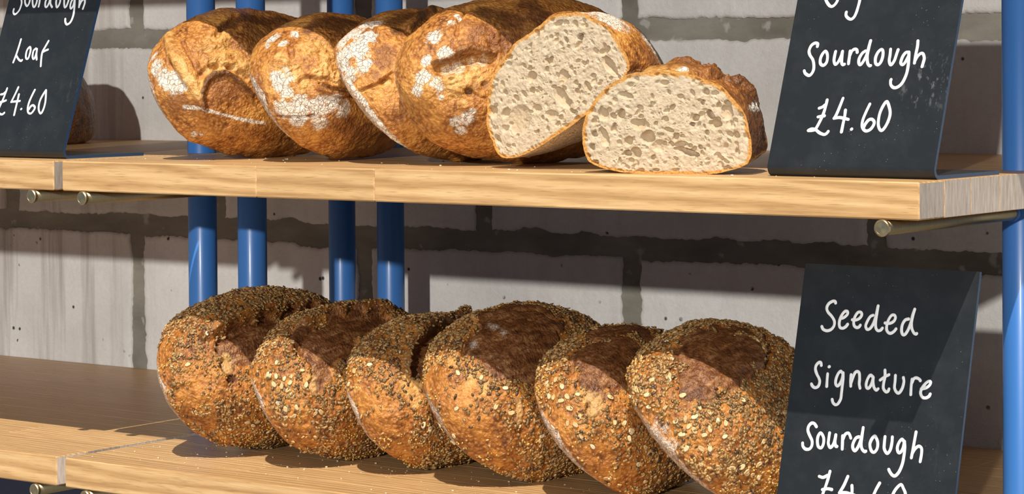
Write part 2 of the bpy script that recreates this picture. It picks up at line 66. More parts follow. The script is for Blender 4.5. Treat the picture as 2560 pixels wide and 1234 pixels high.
SIGN={
"R":{"v":[0.8159,0.9695,0.0361,0.3491],"z":0,"w":[[[[26.2,159.7],[26.3,157.8],[27.5,155.5],[29.8,152.4],[32.3,150.1],[34.5,149.5],[36.6,150.8],[38.2,153.3],[38.8,155.8],[38.4,159.4]],[[59.1,160.3],[59.8,154.7],[59.4,149.2],[58.6,143.7],[57.3,139.8],[55.0,137.8],[52.2,138.5],[49.6,140.8],[49.0,143.0],[49.1,144.1]]],[[[27.3,114.0],[27.1,116.4],[24.3,117.0],[21.3,114.8],[20.1,110.4],[21.6,106.5],[25.0,102.6],[26.9,98.3],[27.6,93.4],[26.2,89.6],[23.9,88.4],[20.3,90.3],[18.9,92.5]],[[35.6,109.8],[33.3,106.9],[32.3,102.6],[33.3,98.7],[36.2,97.2],[38.6,99.6],[38.9,103.5],[37.9,107.4],[35.6,109.8]],[[45.5,109.4],[45.3,105.4],[45.6,101.0],[47.5,97.9],[49.8,100.3],[51.5,105.3],[52.0,109.4]],[[52.0,109.4],[52.4,104.3],[53.1,99.5],[54.5,97.6],[55.9,98.1]],[[59.1,109.6],[59.4,105.2],[59.5,100.9],[59.7,98.5]],[[59.6,105.7],[60.7,109.5],[62.9,111.2],[65.1,110.7],[66.0,108.3]],[[73.4,109.6],[70.8,107.5],[68.8,102.8],[69.3,98.9],[71.1,97.5],[73.3,100.8],[75.1,106.0],[75.9,112.7],[76.6,118.5]],[[76.6,118.5],[76.1,111.8],[76.0,105.1],[77.3,99.3],[79.3,96.7],[80.6,96.7]],[[87.9,110.7],[85.3,108.3],[83.9,103.6],[84.8,98.8],[87.3,97.4],[89.4,99.7],[90.3,104.5],[89.7,109.2],[87.9,110.7]],[[96.4,110.8],[96.8,105.8],[96.9,101.1],[98.3,97.8],[99.8,97.5],[101.7,101.1],[102.7,106.7],[103.4,110.3]],[[113.4,108.1],[110.9,107.8],[108.6,104.3],[107.8,99.1],[109.8,97.2],[111.9,99.6],[113.9,105.2],[113.6,108.1]],[[113.6,108.1],[114.5,102.9],[115.0,96.2],[114.7,89.2],[112.5,82.1],[109.2,78.4],[105.4,77.5],[102.3,79.8],[101.4,83.1],[101.6,84.5]],[[120.1,117.7],[120.5,112.7],[120.2,105.6],[120.3,98.6]],[[120.3,100.0],[122.0,104.2],[124.5,106.8],[126.7,106.5],[128.4,102.7],[128.1,98.5],[127.7,95.5]]],[[[45.6,66.9],[45.3,61.9],[44.3,54.7],[42.4,48.5],[39.6,41.8],[36.8,40.4],[33.0,40.1]],[[32.9,40.3],[36.0,41.6],[39.8,40.9],[43.9,38.3],[48.3,36.9],[50.6,37.9],[51.8,39.6]],[[39.5,59.7],[42.2,60.7],[44.4,62.6]],[[39.9,52.1],[42.7,52.6],[45.7,53.1]],[[60.2,68.3],[58.5,61.0],[56.7,54.3],[55.1,51.0]],[[55.1,51.0],[59.8,51.7],[64.5,51.0],[68.5,50.1]],[[64.4,58.1],[64.7,52.5],[64.4,46.3],[64.2,39.2]],[[73.0,41.6],[73.3,41.9]],[[86.0,63.4],[83.7,56.4],[82.0,49.3],[82.6,43.7],[86.2,40.4],[90.0,41.4],[92.4,44.7],[92.8,48.0],[90.4,50.3],[87.5,49.8],[85.1,46.5],[83.9,43.2]],[[101.1,65.6],[98.3,61.6],[96.5,55.0],[96.6,47.5],[98.2,42.9],[100.8,40.8],[103.5,43.9],[105.5,49.5],[106.0,55.1],[104.5,60.2],[101.1,65.6]]]]},
"L":{"v":[-0.1699,-0.0298,0.0364,0.3221],"z":0,"w":[[[[19.4,189.6],[15.4,193.5],[11.4,192.3],[11.6,186.6],[17.1,180.8],[21.0,175.0],[21.6,170.0],[20.0,164.4],[15.2,160.7],[11.7,163.3],[11.4,166.7]],[[27.4,183.7],[25.2,180.0],[26.9,173.6],[31.3,169.8],[33.5,173.5],[32.7,179.8],[27.4,183.7]],[[36.6,182.2],[38.1,175.3],[40.9,169.6],[43.7,168.9],[45.1,173.9],[44.2,180.1]],[[47.3,182.6],[49.4,175.0],[49.8,168.8]],[[48.6,177.5],[50.6,181.9],[54.3,181.2]],[[61.4,180.4],[58.9,174.8],[60.0,169.2],[62.9,168.2],[64.7,172.8],[65.0,179.6],[65.1,187.1]],[[65.5,179.6],[67.1,172.1],[71.1,167.7]],[[76.7,180.6],[75.3,174.4],[78.4,167.5],[81.0,169.9],[81.3,175.5],[76.7,180.6]],[[86.5,179.1],[88.5,171.6],[90.8,167.3],[93.0,168.4],[94.1,174.0],[94.2,178.9]],[[102.2,177.5],[99.2,173.9],[98.9,168.3],[101.1,165.5],[103.4,168.8],[103.5,176.3]],[[103.5,176.3],[105.7,166.9],[107.0,157.7],[105.2,150.3],[100.6,147.6],[97.2,150.5],[96.0,153.9]],[[108.7,186.0],[111.5,173.6],[112.8,166.8]],[[112.7,168.6],[114.4,173.5],[117.8,175.9],[120.1,171.6],[119.3,164.8]]],[[[34.5,131.9],[33.9,123.5],[32.7,114.2],[31.1,106.1]],[[33.4,113.6],[38.7,109.2],[42.7,107.6],[44.2,108.5]],[[51.3,123.0],[48.2,119.6],[48.3,114.0],[50.0,110.3],[53.0,110.3],[53.9,115.2],[53.6,120.2],[51.3,123.0]],[[61.3,121.3],[58.7,118.9],[58.9,113.3],[60.9,109.9],[63.1,110.8],[63.9,116.4],[63.3,120.7]],[[63.3,120.7],[64.5,114.5],[66.8,108.9]],[[78.3,129.5],[75.3,123.0],[72.9,117.5],[73.4,110.7],[75.6,101.5]],[[73.1,116.9],[76.7,118.7],[80.6,119.9]]],[[[31.5,76.8],[30.6,70.9],[29.2,64.6],[27.5,59.2],[25.5,52.9],[22.3,50.3]],[[20.8,49.5],[24.5,50.8],[30.1,48.3],[33.8,47.9],[36.4,49.6]],[[24.1,70.1],[27.2,70.5],[30.0,72.6]],[[23.8,61.2],[30.1,62.1],[34.3,63.4]],[[48.7,78.0],[46.8,71.8],[44.7,65.9],[43.1,61.7]],[[43.1,61.7],[48.9,62.2],[56.2,62.8]],[[52.3,70.1],[52.4,63.8],[52.4,55.1],[52.5,47.2]],[[61.1,53.7],[61.6,54.0]],[[75.3,75.1],[72.9,68.5],[71.1,61.8],[71.0,55.2],[73.3,50.2],[77.7,49.0],[80.8,51.9],[81.9,55.6],[78.2,58.1],[75.1,56.8],[73.3,53.5]],[[92.5,74.7],[89.4,69.3],[87.1,62.3],[87.9,54.8],[91.3,49.9],[94.1,49.9],[95.8,55.3],[95.8,62.3],[94.1,69.7],[92.9,74.3]]]]},
"B":{"v":[0.7971,0.9626,0.0759,0.2536],"z":-0.3006,"w":[[[[34.2,195.4],[33.4,196.8],[31.1,196.8],[27.7,194.6],[26.2,190.9],[27.8,187.3],[31.9,183.9],[35.0,180.0],[35.3,176.0],[33.0,172.6],[29.1,171.2],[25.3,172.2],[23.6,174.5]],[[40.4,182.3],[43.8,183.4],[46.8,186.3],[46.5,188.7],[44.2,188.8],[41.7,185.7],[40.2,181.5],[40.1,177.5],[41.4,174.7],[44.2,174.3],[46.7,175.8],[48.2,177.9]],[[52.2,182.0],[55.8,182.0],[59.1,183.8],[60.6,186.7],[59.4,188.8],[56.7,188.5],[54.5,185.1],[53.7,180.7],[54.6,177.1],[57.1,175.6],[59.3,176.2],[60.4,177.8]],[[71.3,186.9],[68.8,185.5],[66.6,181.4],[65.6,177.3],[67.5,174.6],[70.5,176.0],[73.0,181.0],[74.3,187.4],[75.1,195.1]],[[75.1,195.1],[74.8,188.7],[74.6,181.9],[75.3,176.7],[77.4,174.2],[80.0,174.6],[81.6,176.5]],[[83.6,181.0],[88.1,181.0],[91.4,182.8],[92.7,185.7],[91.6,188.0],[88.9,187.8],[86.7,184.5],[85.5,180.1],[85.7,175.7],[87.8,173.0],[90.5,172.8],[92.9,174.5],[94.4,176.6]],[[105.1,185.6],[102.1,184.6],[100.0,180.9],[99.7,176.1],[101.0,172.6],[103.3,172.4],[105.8,176.5],[107.6,182.9],[108.5,189.3],[109.7,194.1]],[[109.7,194.1],[108.6,188.5],[108.1,182.6],[109.1,177.9],[111.3,174.4],[113.2,173.4],[114.2,173.8]]],[[[27.7,141.3],[26.9,143.5],[25.0,143.6],[22.8,141.0],[22.5,137.7],[24.3,133.8],[26.9,130.3],[28.1,127.2],[27.3,123.5],[24.4,121.9],[21.7,123.1],[20.4,124.8]],[[34.8,134.5],[35.0,129.5],[35.4,123.8]],[[35.3,140.6],[35.7,140.8]],[[48.7,136.3],[47.0,137.6],[44.8,135.2],[43.4,130.5],[43.7,126.5],[45.9,125.0],[48.3,128.2],[49.3,132.3],[49.5,136.4]],[[49.5,136.4],[50.2,131.0],[50.2,125.1],[50.3,118.8],[50.2,114.3],[48.2,110.1],[45.8,109.0],[43.3,110.6],[42.1,113.2]],[[57.3,135.3],[57.6,130.6],[58.3,125.7]],[[58.2,128.4],[59.4,133.0],[60.8,137.2],[62.9,138.5],[64.9,137.0],[65.8,132.6],[66.1,128.1],[67.3,124.6]],[[78.3,134.8],[75.6,136.2],[73.5,133.1],[72.6,128.5],[73.5,125.5],[75.6,125.4],[77.6,128.9],[78.6,134.4]],[[78.6,134.4],[79.0,129.9],[80.5,126.0],[82.8,124.1],[84.3,125.3]],[[88.7,141.3],[89.4,136.0],[88.9,130.6],[89.2,126.1],[91.8,123.4],[93.8,124.0],[94.5,125.9]],[[85.4,132.8],[88.8,135.5],[92.9,137.8]],[[99.0,137.6],[99.3,132.7],[99.5,127.3],[101.7,123.9],[104.3,123.4],[106.7,127.4],[107.5,132.8],[106.6,136.3]],[[114.8,135.5],[114.7,130.2],[115.2,122.7]],[[114.9,132.4],[116.4,136.1],[118.8,136.9],[121.4,136.0],[122.5,134.8]],[[124.3,128.2],[128.1,129.2],[131.2,131.4],[132.1,134.1],[130.3,134.9],[127.6,132.9],[124.8,128.7],[124.0,124.7],[126.2,121.3],[129.2,120.9],[131.9,122.4],[132.9,124.4]]],[[[30.3,89.0],[27.8,91.5],[25.0,91.5],[22.7,88.7],[22.6,84.9],[25.0,80.8],[27.7,76.8],[28.0,72.5],[26.0,69.7],[22.3,69.4],[19.6,71.5],[18.9,74.1]],[[34.6,84.0],[32.9,80.9],[32.9,76.7],[34.4,72.5],[37.3,71.7],[38.9,75.1],[38.6,79.8],[36.6,83.1],[34.6,84.0]],[[43.6,84.8],[43.4,79.7],[43.7,75.5],[45.9,72.7],[48.3,75.3],[49.4,80.2],[49.7,83.7]],[[49.7,83.7],[49.7,78.1],[50.8,74.5],[52.1,74.1]],[[56.2,83.4],[56.8,78.7],[57.4,72.4]],[[56.7,79.8],[58.4,84.7],[61.2,86.2],[63.0,84.5],[64.2,82.2]],[[71.7,83.9],[68.9,82.4],[66.9,77.4],[67.4,73.8],[69.7,72.1],[72.2,75.8],[73.8,81.7],[74.6,88.7],[74.7,91.8]],[[74.7,91.8],[74.6,84.4],[74.6,78.1],[76.0,74.0],[78.6,72.1],[79.8,72.5]],[[86.0,85.7],[83.5,82.0],[82.9,77.8],[85.0,73.2],[87.8,72.4],[90.0,75.7],[89.9,80.5],[87.9,84.5],[86.0,85.7]],[[96.0,86.0],[96.1,80.5],[96.7,75.8],[99.8,72.4],[102.3,75.8],[103.0,81.6],[102.8,86.3]],[[113.5,84.0],[111.6,85.2],[109.4,82.1],[108.5,77.9],[109.8,74.3],[111.8,74.3],[113.9,78.3],[114.4,83.6]],[[114.4,83.6],[115.4,78.5],[115.4,71.2],[114.8,64.9],[112.7,58.5],[109.7,54.8],[106.8,55.1],[104.1,57.7],[103.0,59.4]],[[124.0,92.2],[123.5,85.4],[123.0,78.1],[122.4,70.8]],[[122.6,73.9],[124.7,78.2],[127.8,80.8],[130.6,79.3],[131.2,74.7],[130.8,68.4]]],[[[48.4,52.8],[47.4,46.6],[46.1,40.7],[44.3,34.2],[42.6,28.7],[38.9,24.9],[34.9,23.7]],[[34.8,24.0],[38.8,26.0],[42.9,26.7],[46.9,24.4],[51.8,23.3],[55.1,25.8]],[[38.8,47.7],[42.5,47.2],[46.5,49.2]],[[43.3,37.0],[48.0,38.2],[52.2,37.9]],[[65.8,50.2],[63.0,42.3],[59.7,35.9]],[[59.7,35.9],[65.6,36.5],[70.4,35.9],[75.9,34.9]],[[70.6,43.0],[71.4,37.9],[71.1,31.0],[70.8,24.7]],[[79.8,26.0],[80.3,26.3]],[[96.1,47.5],[93.3,41.5],[91.3,35.1],[91.4,29.4],[95.3,26.7],[99.7,28.7],[102.1,33.0],[99.9,35.9],[95.4,34.5],[93.0,30.6]],[[115.8,48.1],[112.2,44.9],[109.4,39.5],[108.5,33.2],[110.9,28.2],[115.3,29.7],[119.2,35.3],[120.8,40.6],[118.5,45.0],[115.8,48.1]]]]}}

T, H, YW = .03, .3006, .5832
PIPE_R = .0158

# ------------------------------------------------------------------ helpers
def tag(o, label=None, cat=None, group=None, kind=None):
    if label: o['label'] = label
    if cat: o['category'] = cat
    if group: o['group'] = group
    if kind: o['kind'] = kind
    return o

def empty(name, loc=(0, 0, 0)):
    o = bpy.data.objects.new(name, None)
    o.location = loc
    o.empty_display_size = .02
    COL.objects.link(o)
    return o

def mesh(name, verts, faces, mat=None, smooth=False):
    me = bpy.data.meshes.new(name)
    if isinstance(verts, np.ndarray) and isinstance(faces, np.ndarray):
        me.vertices.add(len(verts))
        me.vertices.foreach_set('co', verts.astype(np.float32).ravel())
        n, k = faces.shape
        me.loops.add(n * k)
        me.loops.foreach_set('vertex_index', faces.astype(np.int32).ravel())
        me.polygons.add(n)
        me.polygons.foreach_set('loop_start', np.arange(0, n * k, k, dtype=np.int32))
        me.update(calc_edges=True)
        me.validate()
    else:
        me.from_pydata([tuple(v) for v in verts], [], [tuple(f) for f in faces])
        me.update()
    if mat: me.materials.append(mat)
    if smooth: me.polygons.foreach_set('use_smooth', [True] * len(me.polygons))
    return me

def obj(name, me, parent=None, loc=(0, 0, 0), rot=None):
    o = bpy.data.objects.new(name, me)
    COL.objects.link(o)
    o.location = loc
    if rot: o.rotation_euler = rot
    if parent: o.parent = parent
    return o

def bevel_box(x0, x1, y0, y1, z0, z1, b=.001):
    """box with chamfered edges: 24 verts"""
    V, Fc = [], []
    idx = {}
    for ix, x in enumerate((x0, x1)):
        for iy, y in enumerate((y0, y1)):
            for iz, z in enumerate((z0, z1)):
                sx, sy, sz = (b if ix == 0 else -b), (b if iy == 0 else -b), (b if iz == 0 else -b)
                idx[ix, iy, iz, 0] = len(V); V.append((x, y + sy, z + sz))
                idx[ix, iy, iz, 1] = len(V); V.append((x + sx, y, z + sz))
                idx[ix, iy, iz, 2] = len(V); V.append((x + sx, y + sy, z))
    g = lambda a, b_, c, k: idx[a, b_, c, k]
    for s in (0, 1):
        q = [g(s, 0, 0, 0), g(s, 1, 0, 0), g(s, 1, 1, 0), g(s, 0, 1, 0)]; Fc.append(q if s else q[::-1])
        q = [g(0, s, 0, 1), g(0, s, 1, 1), g(1, s, 1, 1), g(1, s, 0, 1)]; Fc.append(q if s else q[::-1])
        q = [g(0, 0, s, 2), g(1, 0, s, 2), g(1, 1, s, 2), g(0, 1, s, 2)]; Fc.append(q if s else q[::-1])
    for a in (0, 1):
        for c in (0, 1):
            q = [g(0, a, c, 1), g(1, a, c, 1), g(1, a, c, 2), g(0, a, c, 2)]; Fc.append(q if (a ^ c) else q[::-1])
            q = [g(a, 0, c, 0), g(a, 1, c, 0), g(a, 1, c, 2), g(a, 0, c, 2)]; Fc.append(q[::-1] if (a ^ c) else q)
            q = [g(a, c, 0, 0), g(a, c, 1, 0), g(a, c, 1, 1), g(a, c, 0, 1)]; Fc.append(q if (a ^ c) else q[::-1])
            for d in (0, 1):
                q = [g(a, c, d, 0), g(a, c, d, 1), g(a, c, d, 2)]; Fc.append(q if (a + c + d) % 2 else q[::-1])
    return V, Fc

# ---- numpy noise
def _hash(ix, iy, iz, seed):
    h = (ix.astype(np.int64) * 374761393 + iy.astype(np.int64) * 668265263 + iz.astype(np.int64) * 2147483647 + seed * 1274126177) & 0xffffffff
    h = ((h ^ (h >> 13)) * 1274126177) & 0xffffffff
    h = ((h ^ (h >> 16)) * 2246822519) & 0xffffffff
    return ((h ^ (h >> 15)) & 0xffffff).astype(np.float64) / 0xffffff

def noise(P, seed=0):
    """smooth value noise, about -1..1"""
    I = np.floor(P).astype(np.int64)
    f = P - I
    u = f * f * f * (f * (f * 6 - 15) + 10)
    r = 0
    for dx in (0, 1):
        wx = u[:, 0] if dx else 1 - u[:, 0]
        for dy in (0, 1):
            wy = u[:, 1] if dy else 1 - u[:, 1]
            for dz in (0, 1):
                wz = u[:, 2] if dz else 1 - u[:, 2]
                r = r + wx * wy * wz * _hash(I[:, 0] + dx, I[:, 1] + dy, I[:, 2] + dz, seed)
    return r * 2 - 1

def fbm(P, seed=0, oct=4, gain=.5):
    a, s, r = 1., 0., 0
    for i in range(oct):
        r = r + a * noise(P * (2.03 ** i) + 17.3 * i, seed + i)
        s += a
        a *= gain
    return r / s * 1.5

def sstep(a, b, x):
    t = np.clip((x - a) / (b - a), 0, 1)
    return t * t * (3 - 2 * t)

# ------------------------------------------------------------------ materials
def mat(name):
    m = bpy.data.materials.new(name)
    m.use_nodes = True
    nt = m.node_tree
    b = nt.nodes['Principled BSDF']
    return m, nt, b

class NT:
    def __init__(self, nt): self.nt = nt
    def n(self, t, **kw):
        x = self.nt.nodes.new(t)
        for k, v in kw.items(): setattr(x, k, v)
        return x
    def l(self, a, b): self.nt.links.new(a, b)
    def put(self, sock, v):
        if hasattr(v, 'is_output'): self.l(v, sock)
        elif isinstance(v, (tuple, list)) and sock.type == 'RGBA' and len(v) == 3: sock.default_value = (*v, 1)
        else: sock.default_value = v
    def mix(self, fac, a, b, blend='MIX'):
        x = self.n('ShaderNodeMix', data_type='RGBA', blend_type=blend)
        self.put(x.inputs['Factor'], fac); self.put(x.inputs[6], a); self.put(x.inputs[7], b)
        return x.outputs[2]
    def math(self, op, a, b=0., c=0.):
        x = self.n('ShaderNodeMath', operation=op)
        self.put(x.inputs[0], a); self.put(x.inputs[1], b); self.put(x.inputs[2], c)
        return x.outputs[0]
    def noise(self, vec, scale, detail=4, rough=.55, dist=0.):
        x = self.n('ShaderNodeTexNoise')
        if vec is not None: self.l(vec, x.inputs['Vector'])
        x.inputs['Scale'].default_value = scale; x.inputs['Detail'].default_value = detail
        x.inputs['Roughness'].default_value = rough; x.inputs['Distortion'].default_value = dist
        return x.outputs['Fac']
    def voro(self, vec, scale, feature='F1', rand=1.):
        x = self.n('ShaderNodeTexVoronoi', feature=feature)
        if vec is not None: self.l(vec, x.inputs['Vector'])
        x.inputs['Scale'].default_value = scale
        x.inputs['Randomness'].default_value = rand
        return x.outputs['Distance']
    def ramp(self, fac, stops):
        x = self.n('ShaderNodeValToRGB')
        e = x.color_ramp.elements
        while len(e) < len(stops): e.new(.5)
        for el, (p, c) in zip(e, stops):
            el.position = p
            el.color = (*c, 1) if isinstance(c, (tuple, list)) else (c, c, c, 1)
        self.put(x.inputs[0], fac)
        return x.outputs[0]
    def rng(self, v, a, b, c=0., d=1.):
        x = self.n('ShaderNodeMapRange')
        self.put(x.inputs[0], v)
        for i, q in enumerate((a, b, c, d)): x.inputs[i + 1].default_value = q
        return x.outputs[0]
    def obj(self):
        return self.n('ShaderNodeTexCoord').outputs['Object']
    def mapping(self, vec, scale=(1, 1, 1), loc=(0, 0, 0), rot=(0, 0, 0)):
        x = self.n('ShaderNodeMapping')
        self.l(vec, x.inputs[0]); x.inputs['Scale'].default_value = scale
        self.put(x.inputs['Location'], loc); x.inputs['Rotation'].default_value = rot
        return x.outputs[0]
    def bump(self, h, strength, dist, normal=None):
        x = self.n('ShaderNodeBump')
        x.inputs['Strength'].default_value = strength; x.inputs['Distance'].default_value = dist
        self.l(h, x.inputs['Height'])
        if normal is not None: self.l(normal, x.inputs['Normal'])
        return x.outputs[0]
    def attr(self, name):
        x = self.n('ShaderNodeAttribute'); x.attribute_name = name
        return x

def plain(name, col, rough=.5, metal=0., coat=0.):
    m, nt, b = mat(name)
    b.inputs['Base Color'].default_value = (*col, 1)
    b.inputs['Roughness'].default_value = rough
    b.inputs['Metallic'].default_value = metal
    b.inputs['Coat Weight'].default_value = coat
    return m

def oak_material():
    m, nt, b = mat('oak')
    N = NT(nt)
    rnd = N.n('ShaderNodeObjectInfo').outputs['Random']
    comb = N.n('ShaderNodeCombineXYZ')
    N.l(N.math('MULTIPLY', rnd, 7.), comb.inputs[0]); N.l(N.math('MULTIPLY', rnd, 3.1), comb.inputs[1]); N.l(N.math('MULTIPLY', rnd, 1.7), comb.inputs[2])
    add = N.n('ShaderNodeVectorMath', operation='ADD')
    N.l(N.obj(), add.inputs[0]); N.l(comb.outputs[0], add.inputs[1])
    P = add.outputs[0]
    # cathedral figure: distorted rings about an axis below the stave
    warp = N.noise(N.mapping(P, (4, 26, 26)), 1.0, 3, .5)
    d = N.n('ShaderNodeVectorMath', operation='LENGTH')
    N.l(N.mapping(P, (.10, 1, 1), (0, .05, .06)), d.inputs[0])
    rings = N.math('SINE', N.math('ADD', N.math('MULTIPLY', d.outputs['Value'], 900.), N.math('MULTIPLY', warp, 16.)))
    rings = N.rng(rings, -1, 1, 0, 1)
    grain = N.noise(N.mapping(P, (14, 320, 320)), 1.0, 4, .6)
    pores = N.noise(N.mapping(P, (45, 900, 900)), 1.0, 2, .5)
    base = N.ramp(N.math('ADD', N.math('MULTIPLY', rings, .35), N.math('MULTIPLY', grain, .65)), [(.25, (.40, .235, .10)), (.5, (.55, .35, .165)), (.75, (.66, .45, .235))])
    base = N.mix(N.math('MULTIPLY', N.rng(pores, .55, .72), .5), base, (.27, .145, .06))
    tone = N.ramp(rnd, [(0., (.90, .86, .80)), (.35, (1.0, .97, .92)), (.7, (.95, .92, .87)), (1., (1.06, 1.04, 1.0))])
    base = N.mix(1.0, base, tone, 'MULTIPLY')
    # end grain on faces looking along the stave
    geo = N.n('ShaderNodeNewGeometry')
    sep = N.n('ShaderNodeSeparateXYZ'); N.l(geo.outputs['Normal'], sep.inputs[0])
    endm = N.rng(N.math('ABSOLUTE', sep.outputs[0]), .8, .95)
    eg = N.noise(N.mapping(P, (1, 300, 45), (0, 0, 0), (.5, 0, 0)), 1.0, 4, .65)
    egc = N.ramp(eg, [(.3, (.42, .345, .285)), (.55, (.60, .52, .455)), (.75, (.72, .65, .60))])
    egc = N.mix(1.0, egc, N.ramp(N.math('FRACT', N.math('MULTIPLY', rnd, 13.7)), [(0., .68), (.5, .95), (1., 1.35)]), 'MULTIPLY')
    base = N.mix(endm, base, egc)
    N.l(base, b.inputs['Base Color'])
    b.inputs['Roughness'].default_value = .42
    N.l(N.bump(N.math('ADD', grain, pores), .12, .0006), b.inputs['Normal'])
    return m

def block_material():
    m, nt, b = mat('concrete_block')
    N = NT(nt)
    geo = N.n('ShaderNodeNewGeometry'); P = geo.outputs['Position']
    rnd = N.n('ShaderNodeObjectInfo').outputs['Random']
    big = N.noise(P, 5., 4, .6)
    col = N.ramp(big, [(.3, (.62, .605, .585)), (.55, (.75, .735, .715)), (.75, (.82, .81, .79))])
    streak = N.noise(N.mapping(P, (28, 1, 1.6)), 1., 4, .65)
    side = N.n('ShaderNodeSeparateXYZ'); N.l(P, side.inputs[0])
    # old damp streaks, heavy towards the left end of the wall
    leftm = N.rng(side.outputs[0], -.42, -.62)
    st = N.math('MULTIPLY', N.rng(streak, .50, .66), N.math('ADD', N.math('MULTIPLY', leftm, .75), .12))
    col = N.mix(st, col, (.38, .34, .30))
    fine = N.noise(P, 160., 3, .6)
    col = N.mix(N.rng(fine, .35, .75, 0, .28), col, (.52, .51, .50))
    pit = N.voro(P, 55.)
    pm = N.math('MULTIPLY', N.rng(pit, .16, .10), N.rng(N.noise(P, 26., 2), .56, .62))
    col = N.mix(pm, col, (.07, .065, .06))
    col = N.mix(1., col, N.ramp(rnd, [(0., .92), (1., 1.06)]), 'MULTIPLY')
    N.l(col, b.inputs['Base Color'])
    b.inputs['Roughness'].default_value = .9
    h = N.math('SUBTRACT', N.math('ADD', N.noise(P, 90., 5, .65), N.math('MULTIPLY', N.noise(P, 380., 3), .4)), pm)
    N.l(N.bump(h, .55, .0022), b.inputs['Normal'])
    return m

def mortar_material():
    m, nt, b = mat('mortar')
    N = NT(nt)
    P = N.n('ShaderNodeNewGeometry').outputs['Position']
    a = N.noise(N.mapping(P, (9, 9, 22)), 1., 5, .6)
    col = N.ramp(a, [(.3, (.17, .155, .13)), (.5, (.235, .22, .185)), (.7, (.31, .295, .25))])
    blot = N.noise(P, 38., 3, .5)
    col = N.mix(N.rng(blot, .64, .70, 0, .6), col, (.50, .485, .45))
    N.l(col, b.inputs['Base Color'])
    b.inputs['Roughness'].default_value = .85
    N.l(N.bump(N.noise(P, 120., 5, .6), .5, .002), b.inputs['Normal'])
    return m

def blue_paint():
    m, nt, b = mat('blue_gloss_paint')
    N = NT(nt)
    P = N.obj()
    col = N.mix(N.rng(N.noise(P, 6., 2), .3, .7), (.040, .165, .48), (.046, .18, .52))
    N.l(col, b.inputs['Base Color'])
    b.inputs['Roughness'].default_value = .38
    b.inputs['Coat Weight'].default_value = .12
    b.inputs['Coat Roughness'].default_value = .12
    N.l(N.bump(N.noise(P, 60., 2), .05, .001), b.inputs['Normal'])
    return m

def brass_material(k_=1.):
    m, nt, b = mat('brushed_brass')
    N = NT(nt)
    P = N.obj()
    col = N.mix(N.noise(N.mapping(P, (400, 20, 400)), 1., 3), tuple(k_ * x for x in (.42, .34, .20)), tuple(k_ * x for x in (.58, .49, .31)))
    N.l(col, b.inputs['Base Color'])
    b.inputs['Metallic'].default_value = 1.
    b.inputs['Roughness'].default_value = .36
    b.inputs['Anisotropic'].default_value = .4
    return m

def board_material(smear):
    m, nt, b = mat('chalkboard_acrylic')
    N = NT(nt)
    P = N.obj()
    dust = N.noise(P, 42., 5, .65)
    fine = N.noise(P, 420., 3, .7)
    col = N.mix(N.rng(dust, .45, .75, 0, .25), (.012, .015, .018), (.045, .05, .054))
    specks = N.math('MULTIPLY', N.rng(N.voro(P, 260.), .10, .05), N.rng(N.noise(P, 30., 3), .52, .66))
    col = N.mix(N.math('MULTIPLY', specks, .5), col, (.35, .36, .37))
    # rubbed chalk smear towards one lower corner of the panel
    sep = N.n('ShaderNodeVectorMath', operation='DISTANCE')
    N.l(N.mapping(P, (1, 0, 1)), sep.inputs[0]); sep.inputs[1].default_value = (.136, 0, .075)
    sm = N.math('MULTIPLY', N.rng(sep.outputs['Value'], .030, .005), N.rng(N.noise(N.mapping(P, (130, 130, 60)), 1., 5, .7), .53, .75))
    col = N.mix(N.math('MULTIPLY', sm, smear), col, (.45, .46, .47))
    N.l(col, b.inputs['Base Color'])
    b.inputs['Roughness'].default_value = .38
    b.inputs['Specular IOR Level'].default_value = .45
    N.l(N.bump(fine, .05, .0004), b.inputs['Normal'])
    return m

